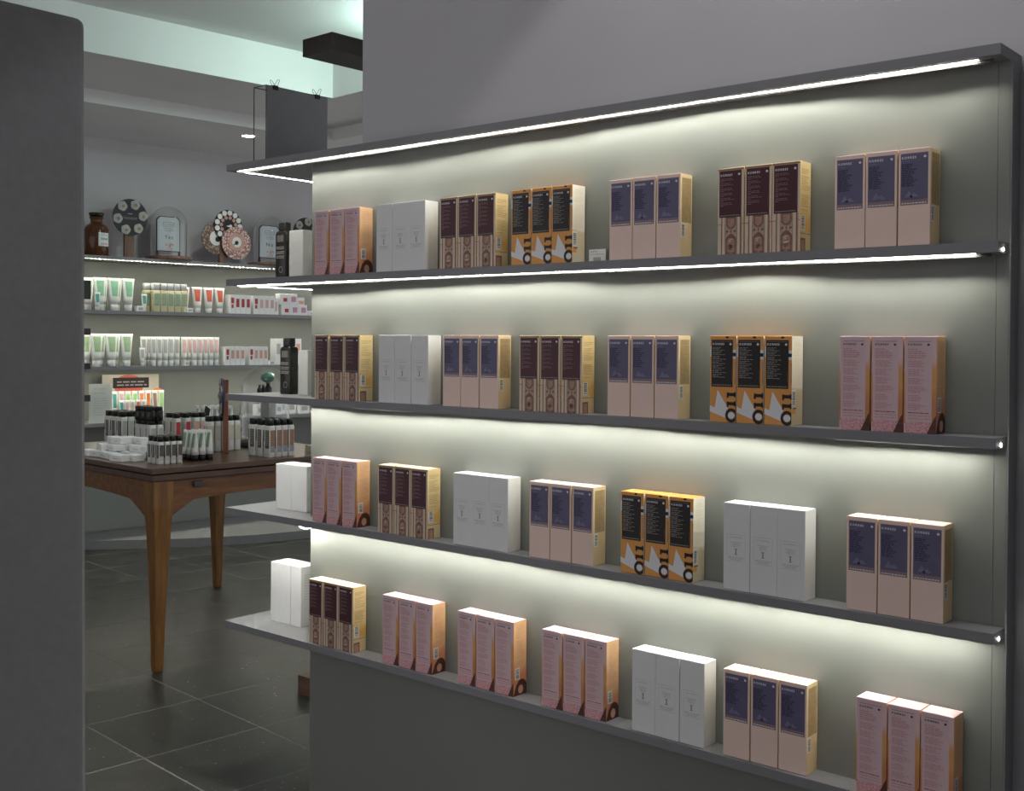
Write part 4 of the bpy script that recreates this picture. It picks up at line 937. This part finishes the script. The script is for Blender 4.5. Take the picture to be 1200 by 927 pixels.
b4 = bottle_proto('capped_bottle', 0.052, 0.030, 0.125, 0.024, 'label_wh', 'black', 'label_wh', ('crimson', 'label_wh'))
grid(b4, [], 0.89, 0.60, 2, 2, 0.058, 0.050, 'black-capped white bottle with crimson side label among table bottles', 'bottle', 'bottles with crimson labels')
b4b = bottle_proto('capped_bottle', 0.052, 0.030, 0.125, 0.024, 'label_wh', 'black', 'label_wh', ('salmon', 'salmon'))
grid(b4b, [], 0.89, 0.70, 2, 2, 0.058, 0.036, 'black-capped white bottle with salmon side label among table bottles', 'bottle', 'bottles with salmon labels')
b5 = bottle_proto('mini_bottle', 0.030, 0.022, 0.090, 0.022, 'label_wh', 'black', 'label_dk', ('label_dk', 'grey_lab'))
grid(b5, [], 0.142, 0.110, 3, 4, 0.035, 0.027, 'mini black-capped bottle with charcoal label at table corner', 'bottle', 'mini bottles at the table corner')
b7 = bottle_proto('cream_bottle', 0.046, 0.028, 0.135, 0.024, 'label_wh', 'black', 'label_cream', ('label_cream', 'label_wh'))
grid(b7, [], 0.475, 0.530, 1, 5, 0.052, 0.034, 'black-capped bottle with cream label beside the red-brown post', 'bottle', 'cream bottles beside the post')
tt = tube_proto('table_tube', 0.034, 0.125, 'sage', 0.015); ut = []
for ch in tt.children:
    if ch.name.startswith('cap'): ch.data.materials[0] = M['black']
grid(tt, ut, 0.165, 0.280, 3, 3, 0.036, 0.034, 'pale tube with sage label and black foot beside mini bottles', 'tube', 'pale tubes beside the mini bottles')
tt2 = tube_proto('table_tube', 0.040, 0.165, 'grey_lab', 0.017)
grid(tt2, [], 1.05, 0.87, 3, 4, 0.05, 0.042, 'tall white tube with grey label at the back of table', 'tube', 'tall tubes at the back of the table')
m_ = MB(); m_.box(-0.022, 0.022, -0.0015, 0.0015, 0, 0.12, 'black'); bs = m_.build('black_card', None, loc=tp(0.93, 0.74, 0.85), rz=TB); bs.rotation_euler = (0, radians(22), TB); bs.location = tp(1.03, 0.815, 0.799)
bs.scale = (1, 1, 1.5); tag(bs, 'slanted black card standing among the table bottles', 'card')
# soap boxes
sp = MB(); sp.box(-0.036, 0.036, -0.024, 0.024, 0, 0.026, 'white_card'); sme = sp.mesh('soap_box', 0.002, 2)
lay = [(0.33, 0.10, 0), (0.36, 0.05, 0), (0.60, 0.075, 0), (0.70, 0.17, 0), (0.70, 0.23, 0), (0.62, 0.25, 0), (0.53, 0.265, 0), (0.52, 0.115, 1), (0.60, 0.105, 1), (0.66, 0.20, 1), (0.61, 0.235, 1), (0.41, 0.165, 1), (0.62, 0.16, 2), (0.55, 0.15, 2), (0.44, 0.07, 0), (0.52, 0.075, 0), (0.40, 0.14, 0), (0.48, 0.145, 0), (0.56, 0.14, 0), (0.64, 0.12, 0), (0.44, 0.20, 0), (0.53, 0.205, 0), (0.62, 0.19, 0), (0.37, 0.205, 0), (0.345, 0.27, 0), (0.43, 0.27, 0), (0.66, 0.06, 0),
       (0.46, 0.18, 1), (0.55, 0.17, 1), (0.63, 0.155, 1), (0.44, 0.245, 1), (0.53, 0.235, 1), (0.57, 0.20, 2), (0.48, 0.215, 2)]
for k, (i, jj, l) in enumerate(lay):
    o = link('soap_box', sme, None, tp(i, jj, 0.8003+l*0.0265), TB+random.uniform(-0.25, 0.25))
    tag(o, ('small white soap box lying on the table in bottom layer', 'small white soap box lying in second layer of the pile', 'small white soap box on top of the pile')[l], 'box', 'soap boxes layer %d' % (l+1))
    f = MB(); rng = random.Random(k); g = lambda u, v, q: ((u-0.5)*0.07, -0.0241-0.0002*q, v*0.026)
    words(f, g, 0.3, 0.7, 0.4, 0.14, 'grey_lab', 1, rng); f.build('print', o)

# flower disc on a reddish post
fd = flower_disc('flower_disc', 0.086, 'navy', (-1.375, 0.985, 0.80), radians(-31), 'navy disc with pale flowers on tall red-brown post, on table', 0.5, 5, True, (0.013, 'wood_red'), 0.245, 0.325)
# glass cloche
gc = empty('glass_cloche', tp(0.565, 0.885)); tag(gc, 'large glass cloche over small bottles on the table', 'cloche')
m_ = MB(); m_.lathe([(0.128, 0), (0.132, 0.006), (0.128, 0.02), (0.118, 0.024)], 'wood_dark', 36); m_.build('wooden_base', gc)
R1 = 0.112
P = [(R1, 0.024)]+[(R1, 0.03+0.045*k) for k in range(6)]+[(R1*cos(a), 0.265+R1*sin(a)) for a in [0.15*k for k in range(1, 10)]]+[(0.002, 0.265+R1)]
m_ = MB(); m_.lathe(P, 'glass', 40, cap=False); m_.lathe([(max(0.001, r-0.002), min(z, 0.265+R1-0.002)) for r, z in P][::-1], 'glass', 40, cap=False); m_.build('glass_dome', gc)
bb = empty('display_ornament', tp(0.565, 0.885, 0.8243)); tag(bb, 'small stand with dark bottles and a green bulb under the cloche', 'ornament')
m_ = MB(); m_.box(-0.055, 0.055, -0.035, 0.035, 0, 0.05, 'wood_block'); m_.build('block', bb, bevel=0.002)
m_ = MB(); m_.cyl((-0.03, 0, 0.05), (-0.03, 0, 0.21), 0.003, 'metal'); m_.build('rod', bb)
m_ = MB(); m_.box(-0.01, 0.055, -0.02, 0.02, 0.05, 0.21, 'grey_lab'); m_.build('riser', bb)
for x in (-0.045, -0.018): m_ = MB(); m_.lathe([(0.011, 0.205), (0.012, 0.24), (0.006, 0.25), (0.006, 0.262)], 'tint', 14, (x, 0)); m_.build('small_bottle', bb)
m_ = MB(); m_.lathe([(0.017, 0.21), (0.018, 0.25), (0.008, 0.262), (0.008, 0.272)], 'tint', 14, (0.02, 0)); m_.build('small_bottle', bb)
m_ = MB(); m_.lathe([(0.002, 0.272), (0.022, 0.28), (0.034, 0.295), (0.030, 0.312), (0.012, 0.322), (0.002, 0.323)], 'bulb_green', 18, (0.018, 0), cap=False); m_.build('green_bulb', bb)
m_ = MB()
for k in range(14):
    a0, a1 = 2*pi*k/14, 2*pi*(k+1)/14
    m_.cyl((0.040*cos(a0), 0.030*sin(a0), 0.004), (0.040*cos(a1), 0.030*sin(a1), 0.004), 0.004, 'label_cream', 6)
rg = m_.build('ring_dish', None, loc=tp(0.29, 0.67, 0.8)); tag(rg, 'small pale oval ring lying on table before the cloche', 'ring')

for k, (i, jj) in enumerate(((0.16, 0.86), (0.11, 0.90), (0.20, 0.92), (0.05, 0.87))):
    m_ = MB(); m_.box(-0.022, 0.022, -0.018, 0.018, 0, 0.030, 'label_cream'); o = m_.build('pale_yellow_box', None, bevel=0.001, loc=tp(i, jj, 0.8003), rz=TB+0.2*k); tag(o, 'small pale yellow box on the table beyond the capped bottles', 'box', 'pale yellow boxes on the table')
    m_ = MB(); m_.box(-0.0225, 0.0225, -0.0185, 0.0185, 0.010, 0.018, 'beige_bot'); m_.build('paper_band', o)
